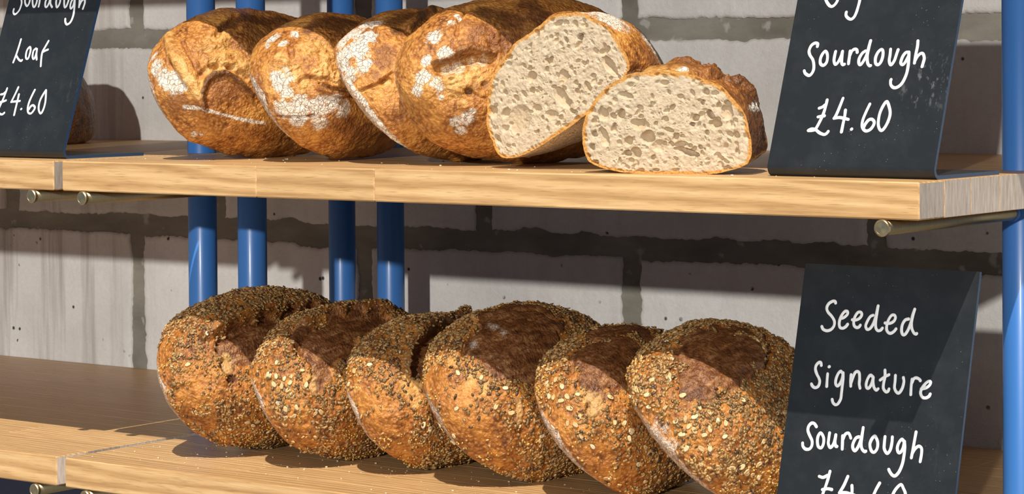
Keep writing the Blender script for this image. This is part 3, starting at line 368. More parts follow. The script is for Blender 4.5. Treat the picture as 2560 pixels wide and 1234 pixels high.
def crust_material(name, c_gold, c_mid, c_brown, rough=.45, seeded=False):
    """attributes: m1 = (flour, gold, dark), m2 = (brown, open, noseed)"""
    m, nt, b = mat(name)
    N = NT(nt)
    P = N.obj()
    a1 = N.n('ShaderNodeSeparateColor'); N.l(N.attr('m1').outputs['Color'], a1.inputs[0])
    a2 = N.n('ShaderNodeSeparateColor'); N.l(N.attr('m2').outputs['Color'], a2.inputs[0])
    flour, gold, dark = a1.outputs
    brown, opn, nos = a2.outputs
    big = N.noise(P, 28., 5, .6, .4)
    mid = N.noise(P, 130., 4, .6)
    fine = N.noise(P, 520., 3, .6)
    blis = N.voro(P, 330., 'SMOOTH_F1')
    f = N.math('ADD', N.math('MULTIPLY', big, .62), N.math('MULTIPLY', mid, .38))
    base = N.ramp(f, [(.38, c_brown), (.5, c_mid), (.62, c_gold)])
    base = N.mix(N.rng(blis, .55, .25, 0, .45), base, tuple(min(1, x * 1.25 + .02) for x in c_gold))
    base = N.mix(N.math('MULTIPLY', brown, .8), base, N.mix(mid, (.15, .050, .018), (.33, .125, .035)))
    base = N.mix(N.math('MULTIPLY', gold, .9), base, N.ramp(N.math('ADD', N.math('MULTIPLY', mid, .6), N.math('MULTIPLY', big, .4)), [(.38, (.36, .14, .030)), (.5, (.58, .30, .08)), (.64, (.74, .48, .19))]))
    openc = N.ramp(N.noise(N.mapping(P, (140, 40, 140)), 1., 5, .65, .6), [(.30, (.055, .018, .008)), (.5, (.17, .062, .020)), (.68, (.34, .17, .07))])
    openc = N.mix(N.math('MULTIPLY', gold, .75), openc, (.62, .36, .13))
    base = N.mix(opn, base, openc)
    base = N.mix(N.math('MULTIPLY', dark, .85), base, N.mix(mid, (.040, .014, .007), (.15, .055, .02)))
    # flour: powdery, crackled where the crust has stretched
    warp = N.n('ShaderNodeVectorMath', operation='ADD')
    nv_ = N.n('ShaderNodeTexNoise'); N.l(P, nv_.inputs['Vector']); nv_.inputs['Scale'].default_value = 60.
    sc = N.n('ShaderNodeVectorMath', operation='SCALE'); N.l(nv_.outputs['Color'], sc.inputs[0]); sc.inputs['Scale'].default_value = .018
    N.l(P, warp.inputs[0]); N.l(sc.outputs[0], warp.inputs[1])
    crack = N.voro(warp.outputs[0], 210., 'DISTANCE_TO_EDGE')
    crack2 = N.voro(warp.outputs[0], 520., 'DISTANCE_TO_EDGE')
    dust = N.noise(warp.outputs[0], 240., 5, .7)
    stre = N.noise(N.mapping(P, (60, 25, 60)), 1., 4, .65, 1.2)
    fl = N.math('ADD', flour, N.math('MULTIPLY', N.math('SUBTRACT', dust, .5), 1.5))
    fl = N.math('ADD', fl, N.math('MULTIPLY', N.math('SUBTRACT', stre, .5), 1.1))
    fl = N.math('MULTIPLY', N.rng(fl, .25, .95, 0, .95), N.rng(flour, .02, .35))
    fl = N.math('MULTIPLY', fl, N.math('MULTIPLY', N.rng(crack, .0, .06, .45, 1.), N.rng(crack2, .0, .10, .65, 1.)))
    base = N.mix(fl, base, (.80, .74, .64))
    N.l(base, b.inputs['Base Color'])
    N.l(N.math('ADD', N.math('MULTIPLY', fl, .45), rough), b.inputs['Roughness'])
    b.inputs['Specular IOR Level'].default_value = .42
    h = N.math('ADD', N.math('MULTIPLY', mid, .9), N.math('MULTIPLY', fine, .35))
    h = N.math('SUBTRACT', h, N.math('MULTIPLY', blis, .55))
    h = N.math('SUBTRACT', h, N.math('MULTIPLY', flour, N.rng(crack, .05, .0, 0, .5)))
    N.l(N.bump(h, .9, .0024), b.inputs['Normal'])
    return m

def crumb_material():
    m, nt, b = mat('bread_crumb')
    N = NT(nt)
    P = N.obj()
    a = N.n('ShaderNodeSeparateColor'); N.l(N.attr('m1').outputs['Color'], a.inputs[0])
    rim, hole, _ = a.outputs
    mid = N.noise(P, 120., 4, .6)
    fine = N.noise(P, 700., 4, .65)
    por = N.voro(P, 420., 'F1')
    col = N.ramp(mid, [(.3, (.48, .375, .25)), (.55, (.55, .445, .315)), (.75, (.61, .51, .38))])
    col = N.mix(N.rng(por, .34, .12, 0, .38), col, (.40, .27, .14))
    col = N.mix(N.math('MULTIPLY', hole, .45), col, (.44, .30, .155))  # shade inside the holes painted in as darker tan
    crust = N.ramp(fine, [(.3, (.36, .145, .035)), (.6, (.62, .32, .085)), (.8, (.72, .47, .20))])
    col = N.mix(rim, col, crust)
    N.l(col, b.inputs['Base Color'])
    b.inputs['Roughness'].default_value = .75
    b.inputs['Specular IOR Level'].default_value = .25
    N.l(N.bump(N.math('ADD', fine, N.math('MULTIPLY', por, .8)), .45, .0009), b.inputs['Normal'])
    return m

def seed_material():
    m, nt, b = mat('seeds')
    N = NT(nt)
    a = N.attr('m1').outputs['Color']
    col = N.mix(N.rng(N.noise(N.obj(), 900., 2), .35, .7, 0, .35), a, (.13, .06, .02))
    N.l(col, b.inputs['Base Color'])
    b.inputs['Roughness'].default_value = .32
    return m

def oat_material():
    m, nt, b = mat('oat_flake')
    N = NT(nt)
    rnd = N.n('ShaderNodeObjectInfo').outputs['Random']
    P = N.obj()
    col = N.ramp(rnd, [(0., (.50, .32, .13)), (.5, (.66, .48, .24)), (1., (.76, .62, .40))])
    col = N.mix(N.rng(N.noise(N.mapping(P, (300, 1500, 300)), 1., 2), .45, .65, 0, .4), col, (.40, .24, .10))
    N.l(col, b.inputs['Base Color'])
    b.inputs['Roughness'].default_value = .5
    return m

def paving_material():
    m, nt, b = mat('pavement')
    N = NT(nt)
    P = N.obj()
    N.l(N.ramp(N.noise(P, 6., 6, .6), [(.3, (.20, .18, .155)), (.7, (.30, .275, .24))]), b.inputs['Base Color'])
    b.inputs['Roughness'].default_value = .9
    return m

OAK, BLOCK, MORTAR, BLUE, BRASS, _ = oak_material(), block_material(), mortar_material(), blue_paint(), brass_material(), None
BOARDS = {'R': board_material(.55), 'L': board_material(.10), 'B': board_material(.04)}
CHALK = plain('white_chalk_ink', (.86, .88, .90), .55)
EDGE = plain('acrylic_edge', (.020, .055, .125), .25)
NAVY = plain('navy_panel', (.008, .012, .030), .5)
CRUMB, SEEDM, OATM = crumb_material(), seed_material(), oat_material()
CRUST_W = crust_material('white_loaf_crust', (.60, .285, .065), (.36, .130, .026), (.145, .042, .010), .34)
CRUST_S = crust_material('seeded_loaf_crust', (.52, .215, .040), (.28, .092, .018), (.105, .031, .010), .30)

# ------------------------------------------------------------------ setting: ground and block wall
g = obj('floor', mesh('floor', [(-6, -9, -1.35), (7, -9, -1.35), (7, .66, -1.35), (-6, .66, -1.35)], [(0, 1, 2, 3)], paving_material()))
tag(g, 'pale sunlit paving in front of the shelves', kind='structure')

wall = empty('wall_back', (0, YW, 0))
tag(wall, 'pale concrete block wall behind the bread shelves', kind='structure')
def relief(x0, x1, z0, z1, amp, seed, nx, nz, y):
    gx, gz = np.meshgrid(np.linspace(x0, x1, nx), np.linspace(z0, z1, nz))
    P = np.stack([gx.ravel(), np.zeros(gx.size), gz.ravel()], 1)
    yy = y + amp * fbm(P * 30, seed, 3)
    V = np.stack([P[:, 0], yy, P[:, 2]], 1)
    i = np.arange(nx * nz).reshape(nz, nx)
    F_ = np.stack([i[:-1, :-1].ravel(), i[:-1, 1:].ravel(), i[1:, 1:].ravel(), i[1:, :-1].ravel()], 1)
    return V, F_
V, F_ = relief(-1.7, 1.9, -1.35, 1.0, .0012, 5, 240, 150, .0022)
obj('mortar', mesh('mortar', V, F_, MORTAR, True), wall)
def block_mesh(x0, x1, z0, z1, seed, n, m_):
    """one block: front face slightly proud of the mortar, its edges ragged where mortar has smeared over them"""
    def edge(t, k_):
        P = np.stack([t, np.full_like(t, seed * 3.7 + k_), np.zeros_like(t)], 1)
        return .0012 + .0055 * np.maximum(0, fbm(P * 24, seed, 4)) + .0022 * np.abs(fbm(P * 130, seed + 9, 3)) + .007 * np.maximum(0, noise(P * 8, seed + 3) - .3)
    u = np.linspace(0, 1, n); v = np.linspace(0, 1, m_)
    xl = x0 + edge(z0 + v * (z1 - z0), 1); xr = x1 - edge(z0 + v * (z1 - z0), 2)
    zb = z0 + edge(x0 + u * (x1 - x0), 3); zt = z1 - edge(x0 + u * (x1 - x0), 4)
    U_, V_ = np.meshgrid(u, v)
    # ragged only next to the border
    xl_ = xl[:, None] * np.ones(n); xr_ = xr[:, None] * np.ones(n); zb_ = np.ones(m_)[:, None] * zb; zt_ = np.ones(m_)[:, None] * zt
    X = xl_ + (xr_ - xl_) * U_; Z = zb_ + (zt_ - zb_) * V_
    P = np.stack([X.ravel(), np.zeros(X.size), Z.ravel()], 1)
    y = -.0012 + .0007 * fbm(P * 26, seed, 3)
    bd = np.minimum(np.minimum(U_, 1 - U_), np.minimum(V_, 1 - V_)).ravel() < 1e-9
    y = np.where(bd, .0008, y)
    V = np.stack([P[:, 0], y, P[:, 2]], 1)
    i = np.arange(n * m_).reshape(m_, n)
    F_ = np.stack([i[:-1, :-1].ravel(), i[:-1, 1:].ravel(), i[1:, 1:].ravel(), i[1:, :-1].ravel()], 1)
    rim = np.concatenate([i[0, :-1], i[:-1, -1], i[-1, :0:-1], i[:0:-1, 0]])
    back = V[rim].copy(); back[:, 1] = .02
    q = len(V) + np.arange(len(rim))
    F2 = np.stack([rim, q, np.roll(q, -1), np.roll(rim, -1)], 1)
    return mesh('block', np.vstack([V, back]), np.vstack([F_, F2]), BLOCK, True)
J1, J2, MH = .1418, -.1026, .2444
MT = .019
courses = [(J1, J1 + MH, [-1.65, -1.26, -.868, -.476, -.084, .308, .70, 1.092, 1.48, 1.88]),
           (J2, J1, [-1.65, -1.17, -.72, -.33, .10, .62, 1.03, 1.46, 1.88]),
           (J2 - MH, J2, [-1.65, -1.26, -.868, -.477, -.085, .307, .70, 1.092, 1.48, 1.88]),
           (J2 - 2 * MH, J2 - MH, [-1.65, -1.17, -.72, -.33, .10, .62, 1.03, 1.46, 1.88]),
           (J1 + MH, J1 + 2 * MH, [-1.65, -1.17, -.72, -.33, .10, .62, 1.03, 1.46, 1.88]),
           (J2 - 3 * MH, J2 - 2 * MH, [-1.65, -1.26, -.868, -.477, -.085, .307, .70, 1.092, 1.48, 1.88])]
k = 0
for zb, zt, xs in courses:
    for a, b_ in zip(xs[:-1], xs[1:]):
        k += 1
        # mortar bed lies below the measured joint line (top edge of the joint)
        seen = b_ > -1. and a < 1. and -.7 < zb < .35
        obj('block', block_mesh(a + .009, b_ - .009, zb, zt - MT, k, 110 if seen else 16, 60 if seen else 10), wall)
pan = obj('skirting_panel', mesh('skirting_panel', *bevel_box(-1.6, 1.85, YW - .14, YW - .125, -1.34, -H - T - .012, .001), NAVY))
tag(pan, 'dark navy panel below the lower shelf, just seen at bottom left', 'panel')

# ------------------------------------------------------------------ oak shelves built of glued staves
def shelf(name, x0, x1, ztop, label, breaks, seed):
    r = random.Random(seed)
    root = empty(name, (x0, 0, ztop))
    tag(root, label, 'shelf', 'oak worktop shelves')
    rows = [0, .0433, .0894, .1417, .188, .236, .282, .330, .376, .424, .470, .518, .566, YW - .0025]
    for i in range(len(rows) - 1):
        y0, y1 = rows[i], rows[i + 1]
        if i == 0 and breaks: xs = [x0] + breaks + [x1]
        else:
            xs = [x0]
            x = x0 + r.uniform(.12, .5)
            while x < x1 - .1:
                xs.append(x); x += r.uniform(.3, .55)
            xs.append(x1)
        for a, b_ in zip(xs[:-1], xs[1:]):
            bv = .0016 if i == 0 else .0005
            V, Fc = bevel_box(-(b_ - a) / 2, (b_ - a) / 2, -(y1 - y0) / 2, (y1 - y0) / 2, -T / 2, T / 2, .0004)
            if i == 0:   # eased front arrises
                V, Fc = bevel_box(-(b_ - a) / 2, (b_ - a) / 2, -(y1 - y0) / 2, (y1 - y0) / 2, -T / 2, T / 2, .0012)
            obj('stave', mesh('stave', V, Fc, OAK), root, ((a + b_) / 2 - x0, (y0 + y1) / 2, -T / 2))
    return root
XG, XR = .0105, .9765
shelf('oak_shelf', XG, XR, 0, 'upper oak shelf carrying the floury loaves and the cut bread', [.2766, .4226], 1)
shelf('oak_shelf', -1.25, -.002, 0, 'upper oak shelf end under the sourdough loaf price sign', [-.45], 2)
shelf('oak_shelf', XG, XR, -H, 'lower oak shelf carrying the row of seeded loaves', [.47], 3)
shelf('oak_shelf', -1.25, -.002, -H, 'lower oak shelf end, empty, left of the seeded loaves', [-.55], 4)
shelf('oak_shelf', -1.25, 1.62, .33 + .004, 'topmost oak shelf above the picture, shading the floury loaves', [-.2, .5], 5)

# ------------------------------------------------------------------ blue steel uprights with brass rods
def lathe(profile, n=48):
    V, F_ = [], []
    for r, z in profile:
        for i in range(n):
            a = 2 * math.pi * i / n
            V.append((r * math.cos(a), r * math.sin(a), z))
    for k_ in range(len(profile) - 1):
        for i in range(n):
            j = (i + 1) % n
            F_.append((k_ * n + i, k_ * n + j, (k_ + 1) * n + j, (k_ + 1) * n + i))
    F_.append(tuple(range(n))[::-1]); F_.append(tuple(range((len(profile) - 1) * n, len(profile) * n)))
    return V, F_
TUBE = mesh('tube', *lathe([(PIPE_R, -1.345), (PIPE_R, .8)], 64), BLUE, True)
ROD = mesh('support_rod', *lathe([(.0060, 0), (.0060, .50)], 24), brass_material(.55), True)  # same brass as the caps, darkened: shade under the shelf put into the colour
CAP = mesh('rod_cap', *lathe([(.0060, .004), (.0068, .0036), (.0068, .0008), (.0061, 0), (.0050, 0), (.0048, .0003), (.0015, .0002)], 32), BRASS)
COLLAR = mesh('collar', *lathe([(.0066, 0), (.0074, .001), (.0074, .004), (.0066, .005)], 24), BLUE, True)
def upright(x, y, label, rods):
    root = empty('blue_upright', (x, y, 0))
    tag(root, label, 'pole', 'blue steel uprights')
    obj('tube', TUBE, root)
    if rods:
        for zt in (0, -H):
            rd = obj('support_rod', ROD, root, (0, -y - .002, zt - T - .0066), (-math.pi / 2, 0, 0))
            obj('rod_cap', CAP, rd, (0, 0, -.003))
            obj('collar', COLLAR, root, (0, -PIPE_R - .003, zt - T - .0066), (-math.pi / 2, 0, 0))
    return root
upright(-.0308, .2451, 'blue steel upright standing furthest left, behind the leftmost loaves', True)
upright(.0434, .2451, 'blue steel upright second from the left, behind the leftmost loaves', True)
upright(-.0308, .479, 'blue steel upright close to the wall, third from the left', False)
upright(.0434, .479, 'blue steel upright close to the wall, fourth from the left', False)
upright(.9459, .2451, 'bright sunlit blue steel upright at the right edge', True)

# ------------------------------------------------------------------ price signs
def catmull(pts, sub=7):
    P = np.array(pts, float)
    if len(P) < 3:
        return np.stack([np.interp(np.linspace(0, 1, 4), [0, 1], P[:, i]) for i in range(2)], 1)
    closed = np.linalg.norm(P[0] - P[-1]) < .05
    A = np.vstack([P[-2] if closed else 2 * P[0] - P[1], P, P[1] if closed else 2 * P[-1] - P[-2]])
    o = []
    for i in range(1, len(A) - 2):
        p0, p1, p2, p3 = A[i - 1:i + 3]
        for t in np.linspace(0, 1, sub, endpoint=False):
            o.append(.5 * (2 * p1 + (p2 - p0) * t + (2 * p0 - 5 * p1 + 4 * p2 - p3) * t * t + (3 * p1 - p0 - 3 * p2 + p3) * t ** 3))
    o.append(A[-2])
    return np.array(o)

def stroke_mesh(strokes, r, seed):
    """chalk-pen strokes: low rounded ribbons lying on the panel (local x, z; front = -y)"""
    rng_ = np.random.RandomState(seed)
    V, F_ = [], []
    prof = [(-1., 0.), (-.86, .6), (-.45, .95), (0, 1.05), (.45, .95), (.86, .6), (1., 0.)]
    m_ = len(prof)
    for si, st in enumerate(strokes):
        c = catmull(st) / 1000.
        d = np.gradient(c, axis=0)
        d /= np.linalg.norm(d, axis=1)[:, None] + 1e-9
        n_ = len(c)
        # rounded ends
        ext = []
        for s_, (cc, dd) in ((0, (c[0], -d[0])), (1, (c[-1], d[-1]))):
            ext.append([(cc + dd * r * math.sin(a), math.cos(a)) for a in (.45, .9, 1.25, 1.5)])
        cs = [e[0] for e in ext[0]][::-1] + list(c) + [e[0] for e in ext[1]]
        ws = [e[1] for e in ext[0]][::-1] + [1.] * n_ + [e[1] for e in ext[1]]
        ds = [d[0]] * 4 + list(d) + [d[-1]] * 4
        wob = 1 + .07 * np.interp(np.arange(len(cs)), np.arange(0, len(cs) + 6, 6), rng_.uniform(-1, 1, len(np.arange(0, len(cs) + 6, 6))))
        base = len(V)
        hz = .00028 + .00003 * si
        for q, w_, dd, k_ in zip(cs, ws, ds, wob):
            nx, nz = -dd[1], dd[0]
            for a, h in prof:
                V.append((q[0] + nx * a * r * w_ * k_, -hz * h * (.3 + .7 * w_) - .00003, q[1] + nz * a * r * w_ * k_))
        for i in range(len(cs) - 1):
            for j in range(m_ - 1):
                a = base + i * m_ + j
                F_.append((a, a + m_, a + m_ + 1, a + 1))
    return V, F_

def price_sign(key, height, foot, label, words, r):
    xl, xr, y0, tilt = SIGN[key]['v']
    z = SIGN[key]['z']
    w = xr - xl
    root = empty('price_sign', (xl, y0, z))
    tag(root, label, 'sign', 'chalkboard price signs')
    th = .0032
    # bent sheet: panel up, tight bend at the bottom, foot running back; profile in (y, z), swept along x
    st, ct = math.sin(tilt), math.cos(tilt)
    R_ = .0075
    outer, inner = [], []
    # panel: front face passes through the root; bend centre
    l0 = R_ * math.tan((math.pi / 2 + tilt) / 2) * .55
    top = (height * st, height * ct)
    # centre of bend so that the outer arc is tangent to the foot's underside (z=0) and to the panel front
    nY, nZ = -ct, st                                   # outward normal of the panel front
    cz_ = R_
    # point on the panel line at distance R_ from the centre: solve centre y
    # panel front line: (y, z) = (s*st, s*ct); centre = line + R_*(-n)
    s0 = (cz_ - R_ * (-nZ)) / ct
    cy_ = s0 * st - R_ * nY
    angs = np.linspace(math.atan2(nZ, nY), -math.pi / 2 if math.atan2(nZ, nY) < 0 else 1.5 * math.pi, 12)
    outer = [top] + [(cy_ + R_ * math.cos(a), cz_ + R_ * math.sin(a)) for a in angs] + [(cy_ + foot, 0.)]
    ri = R_ - th
    inner = [(top[0] + ct * th, top[1] - st * th)] + [(cy_ + ri * math.cos(a), cz_ + ri * math.sin(a)) for a in angs] + [(cy_ + foot, th)]
    n_ = len(outer)
    ch = .0006
    V, F_, mi = [], [], []
    for x, insx in ((0, 0), (w, 0)):
        for q in outer: V.append((x, *q))
        for q in inner: V.append((x, *q))
    A, B = 0, 2 * n_
    for i in range(n_ - 1):
        F_.append((A + i, A + i + 1, B + i + 1, B + i)); mi.append(0)
        F_.append((A + n_ + i, B + n_ + i, B + n_ + i + 1, A + n_ + i + 1)); mi.append(0)
        F_.append((A + i, A + n_ + i, A + n_ + i + 1, A + i + 1)); mi.append(1)
        F_.append((B + i, B + i + 1, B + n_ + i + 1, B + n_ + i)); mi.append(1)
    for i in (0, n_ - 1):
        F_.append((A + i, B + i, B + n_ + i, A + n_ + i) if i == 0 else (A + i, A + n_ + i, B + n_ + i, B + i)); mi.append(1)
    me = mesh('board', V, F_, BOARDS[key])
    me.materials.append(EDGE)
    me.polygons.foreach_set('material_index', mi)
    obj('board', me, root)
    for i, wd in enumerate(SIGN[key]['w']):
        Vw, Fw = stroke_mesh(wd, r, i + 3)
        o = obj('lettering', mesh('lettering', Vw, Fw, CHALK, True), root, (0, 0, 0), (-tilt, 0, 0))
        o['label'] = words[i]
    return root
price_sign('R', .232, .108, 'black chalkboard sign reading Sourdough £4.60 on the upper shelf, beside the cut loaf', ['white handwritten letters cut off by the top edge', 'white handwritten word Sourdough', 'white handwritten price £4.60'], .00133)
price_sign('L', .232, .108, 'black chalkboard sign reading Sourdough Loaf £4.60 at the top left', ['white handwritten word Sourdough', 'white handwritten word Loaf', 'white handwritten price £4.60'], .00125)
price_sign('B', .2284, .108, 'black chalkboard sign reading Seeded Signature Sourdough £4.60 on the lower shelf', ['white handwritten word Seeded', 'white handwritten word Signature', 'white handwritten word Sourdough', 'white handwritten price £4.60'], .00135)

# ------------------------------------------------------------------ bread
def loaf_grid(L, W, Hh, nu, nv, half=False):
    th = np.linspace(0, 2 * np.pi, nu, endpoint=False)
    if half: s = np.sin(np.linspace(0, np.pi / 2, nv + 1))[:-1]
    else: s = np.sin(np.linspace(-np.pi / 2, np.pi / 2, nv + 2))[1:-1]
    S, TH = np.meshgrid(s, th, indexing='ij')
    kw = (1 - np.abs(S) ** 2.3) ** (1 / 2.1)
    kh = (1 - np.abs(S) ** 2.6) ** (1 / 2.3)
    c, n = np.cos(TH), np.sin(TH)
    x = W / 2 * np.sign(c) * np.abs(c) ** .85 * kw
    z = np.where(n > 0, np.abs(n) ** .9 * Hh * .74 * kh, -np.abs(n) ** .5 * Hh * .26 * kh ** .8)
    x = x * np.where(n < 0, 1 - .14 * np.abs(n) ** 1.2, 1)
    return np.stack([x, L / 2 * S, z], 2), S, TH

def grid_normals(P):
    du = np.roll(P, -1, 1) - np.roll(P, 1, 1)
    dv = np.gradient(P, axis=0)
    n = np.cross(du, dv)
    n /= np.linalg.norm(n, axis=2)[:, :, None] + 1e-12
    return n

def blob_mask(P, chain, pts, nz, amp=.35, soft=.35, grow=1.):
    """1 inside the chain of balls (mm), ragged edge"""
    pts = np.array(pts, float) / 1000.
    pts[:, 3] *= grow
    best = np.full(len(P), 9.)
    if chain and len(pts) > 1:
        for a, b_ in zip(pts[:-1], pts[1:]):
            ab = b_[:3] - a[:3]
            t = np.clip(((P - a[:3]) @ ab) / (ab @ ab + 1e-12), 0, 1)
            d = np.linalg.norm(P - a[:3] - t[:, None] * ab, axis=1)
            best = np.minimum(best, d / (a[3] + t * (b_[3] - a[3])))
    else:
        for a in pts:
            best = np.minimum(best, np.linalg.norm(P - a[:3], axis=1) / a[3])
    return 1 - sstep(1 - soft, 1 + soft, best + amp * nz)

def build_crust(key, seed, nu, nv, style, half=False, bulge=0., feats=None):
    L, W, Hh = LOAF[key][6:9]
    G, S, TH = loaf_grid(L, W, Hh, nu, nv, half)
    Nn = grid_normals(G)
    if np.sum(Nn[nv // 2, nu // 4] * np.array([0, 0, 1])) < 0: Nn = -Nn
    P = G.reshape(-1, 3); Nr = Nn.reshape(-1, 3)
    th = TH.ravel()
    n1 = fbm(P * 70, seed + 5, 4)
    n2 = fbm(P * 260, seed + 15, 3)
    ragged = .6 * n1 + .6 * n2
    M = {k_: np.zeros(len(P)) for k_ in ('flour', 'gold', 'dark', 'brown', 'open', 'noseed', 'rough', 'flourseed')}
    top = np.sin(th)
    disp = .0032 * fbm(P * 20, seed, 3) + .0011 * n1 + .00035 * n2
    cover = sstep(-.35, .05, top)
    for f in (FEAT.get(key, []) if feats is None else feats):
        nm, ch, pts = f
        if nm == 'oat': continue
        if nm in ('ear', 'ridge'):
            m_ = blob_mask(P, ch, pts, ragged, .18, .6)
            disp = disp + m_ * ((.0075 if style == 'seed' else .0055) if nm == 'ear' else .0042)
            if nm == 'ear': M['dark'] = np.maximum(M['dark'], m_ * .5)
        elif nm == 'groove':
            m_ = blob_mask(P, ch, pts, ragged, .15, .5)
            r_ = np.mean([q[3] for q in pts]) / 1000.
            disp = disp - m_ * min(.010, .9 * r_ + .0014)
            M['brown'] = np.maximum(M['brown'], .55 * m_)
        elif nm == 'crumbly':
            m_ = blob_mask(P, ch, pts, ragged, .35, .25)
            M['gold'] = np.maximum(M['gold'], m_); M['flour'] = np.maximum(M['flour'], .55 * m_)
        elif nm == 'flour2':
            M['flour'] = np.maximum(M['flour'], .45 * blob_mask(P, ch, pts, ragged, .5, .5))
        else:
            soft, amp = {'flour': (.45, .55), 'open': (.10, .07), 'noseed': (.4, .5), 'dark': (.5, .5), 'brown': (.5, .5), 'gold': (.4, .5)}.get(nm, (.35, .4))
            M[nm] = np.maximum(M[nm], blob_mask(P, ch, pts, ragged, amp, soft, 1.12 if nm == 'open' else 1.))
    if style == 'white':   # shade over the loaf tops, painted into the crown colour
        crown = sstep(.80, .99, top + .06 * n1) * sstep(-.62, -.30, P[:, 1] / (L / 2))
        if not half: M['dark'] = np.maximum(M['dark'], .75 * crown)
    op = M['open']
    if bulge is not None and op.max() > 0:
        disp = disp * (1 - .5 * op) + op * (bulge + .0012 * fbm(P * np.array([130, 50, 130]), seed + 31, 3)) - .0030 * 4 * op * (1 - op) * .6
    fold = 1 - np.abs(fbm(P * np.array([75, 38, 75]) + .6 * n1[:, None], seed + 41, 3)) * 2.2      # stretched folds of torn crust
    disp = disp + M['rough'] * (.0030 * fold - .0010 + .0013 * fbm(P * np.array([190, 110, 190]), seed + 44, 4))
    M['brown'] = np.maximum(M['brown'], M['rough'] * .8 * sstep(.25, -.5, fold))
    if style == 'seed': disp = disp + .0008 * (1 - op) * (1 - M['noseed']) * cover
    # dusted edge of the flat base
    base_edge = np.exp(-((np.sin(th) + .30) / .20) ** 2) * (np.cos(th) < 0)
    M['flour'] = np.maximum(M['flour'], base_edge * (.55 + .6 * n1) * (.9 if style == 'white' else .55))
    base = sstep(-.15, -.45, np.sin(th))
    M['flour'] = np.maximum(M['flour'], base * (.85 if half else .6))
    disp = disp * np.where(np.sin(th) < -.3, .35, 1.)
    Pd = P + Nr * disp[:, None]
    nvr = nv
    i = np.arange(nvr * nu).reshape(nvr, nu)
    j = np.roll(i, -1, 1)
    F_ = np.stack([i[:-1].ravel(), j[:-1].ravel(), j[1:].ravel(), i[1:].ravel()], 1)
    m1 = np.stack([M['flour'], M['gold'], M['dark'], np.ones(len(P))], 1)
    m2 = np.stack([M['brown'], M['open'], M['noseed'], np.ones(len(P))], 1)
    # close the ends with a pole vertex
    ends = [nvr - 1] if half else [0, nvr - 1]
    tris = []
    for e in ends:
        pole = Pd[i[e]].mean(0)
        q = len(Pd)
        Pd = np.vstack([Pd, pole]); Nr = np.vstack([Nr, [0, -1 if e == 0 else 1, 0]])
        m1 = np.vstack([m1, m1[i[e]].mean(0)]); m2 = np.vstack([m2, m2[i[e]].mean(0)])
        for u in range(nu):
            a, b_ = i[e, u], i[e, (u + 1) % nu]
            tris.append((a, b_, q, q) if e else (b_, a, q, q))
    return Pd, F_, np.array([t[:3] for t in tris]), m1, m2, Nr, M, G

def crust_object(key, name, Pd, F_, tris, m1, m2, material, root):
    me = bpy.data.meshes.new(name)
    nq, ntri = len(F_), len(tris)
    me.vertices.add(len(Pd)); me.vertices.foreach_set('co', Pd.astype(np.float32).ravel())
    li = np.concatenate([F_.ravel(), tris.ravel()]).astype(np.int32)
    me.loops.add(len(li)); me.loops.foreach_set('vertex_index', li)
    me.polygons.add(nq + ntri)
    me.polygons.foreach_set('loop_start', np.concatenate([np.arange(nq) * 4, nq * 4 + np.arange(ntri) * 3]).astype(np.int32))
    me.update(calc_edges=True)
    me.polygons.foreach_set('use_smooth', [True] * (nq + ntri))
    for nm, arr in (('m1', m1), ('m2', m2)):
        at = me.color_attributes.new(nm, 'FLOAT_COLOR', 'POINT')
        at.data.foreach_set('color', np.clip(arr, 0, 1).astype(np.float32).ravel())
    me.materials.append(material)
    return obj(name, me, root)

def loaf_root(key, name, label, cat, group):
    x, y, z, roll, yaw, pitch = LOAF[key][:6]
    Ry = Matrix.Rotation(roll, 4, 'Y'); Rx = Matrix.Rotation(pitch, 4, 'X'); Rz = Matrix.Rotation(yaw, 4, 'Z')
    root = empty(name)
    root.matrix_world = Matrix.Translation((x, y, z)) @ Rz @ Rx @ Ry
    tag(root, label, cat, group)
    return root

def ellipsoid(nseg=6, nr=3):
    V = [(0, 0, 1)]
    for r in range(1, nr + 1):
        a = math.pi * r / (nr + 1)
        for i in range(nseg):
            V.append((math.sin(a) * math.cos(2 * math.pi * i / nseg), math.sin(a) * math.sin(2 * math.pi * i / nseg), math.cos(a)))
    V.append((0, 0, -1))
    F_ = []
    for i in range(nseg): F_.append((0, 1 + i, 1 + (i + 1) % nseg))
    for r in range(nr - 1):
        for i in range(nseg):
            a, b_ = 1 + r * nseg + i, 1 + r * nseg + (i + 1) % nseg
            F_.append((a, a + nseg, b_ + nseg)); F_.append((a, b_ + nseg, b_))
    q = len(V) - 1
    for i in range(nseg): F_.append((q, q - nseg + (i + 1) % nseg, q - nseg + i))
    return np.array(V, float), np.array(F_)

def oat_mesh(name, seed):
    """a rolled oat: flat pointed oval with a crease along it"""
    r = np.random.RandomState(seed)
    nseg = 14
    V = [(0, 0, .00015)]
    for k_, (rad, h) in enumerate(((.45, .00055), (.85, .00060), (1., .0001), (.8, -.0006))):
        for i in range(nseg):
            a = 2 * math.pi * i / nseg
            x, y = math.cos(a) * rad, math.sin(a) * rad * (.62 + .1 * math.cos(a))
            hh = h - (.00045 if (abs(math.sin(a)) < .3 and k_ < 2) else 0)
            V.append((x * .0033 * (1 + .08 * r.randn()), y * .0033 * (1 + .08 * r.randn()), hh))
    F_ = [(0, 1 + i, 1 + (i + 1) % nseg) for i in range(nseg)]
    for k_ in range(3):
        for i in range(nseg):
            a, b_ = 1 + k_ * nseg + i, 1 + k_ * nseg + (i + 1) % nseg
            F_.append((a, a + nseg, b_ + nseg, b_))
    return mesh(name, V, F_, OATM, True)
OATS = [oat_mesh('oat_flake', i) for i in range(3)]
EV, EF = ellipsoid(5, 2)

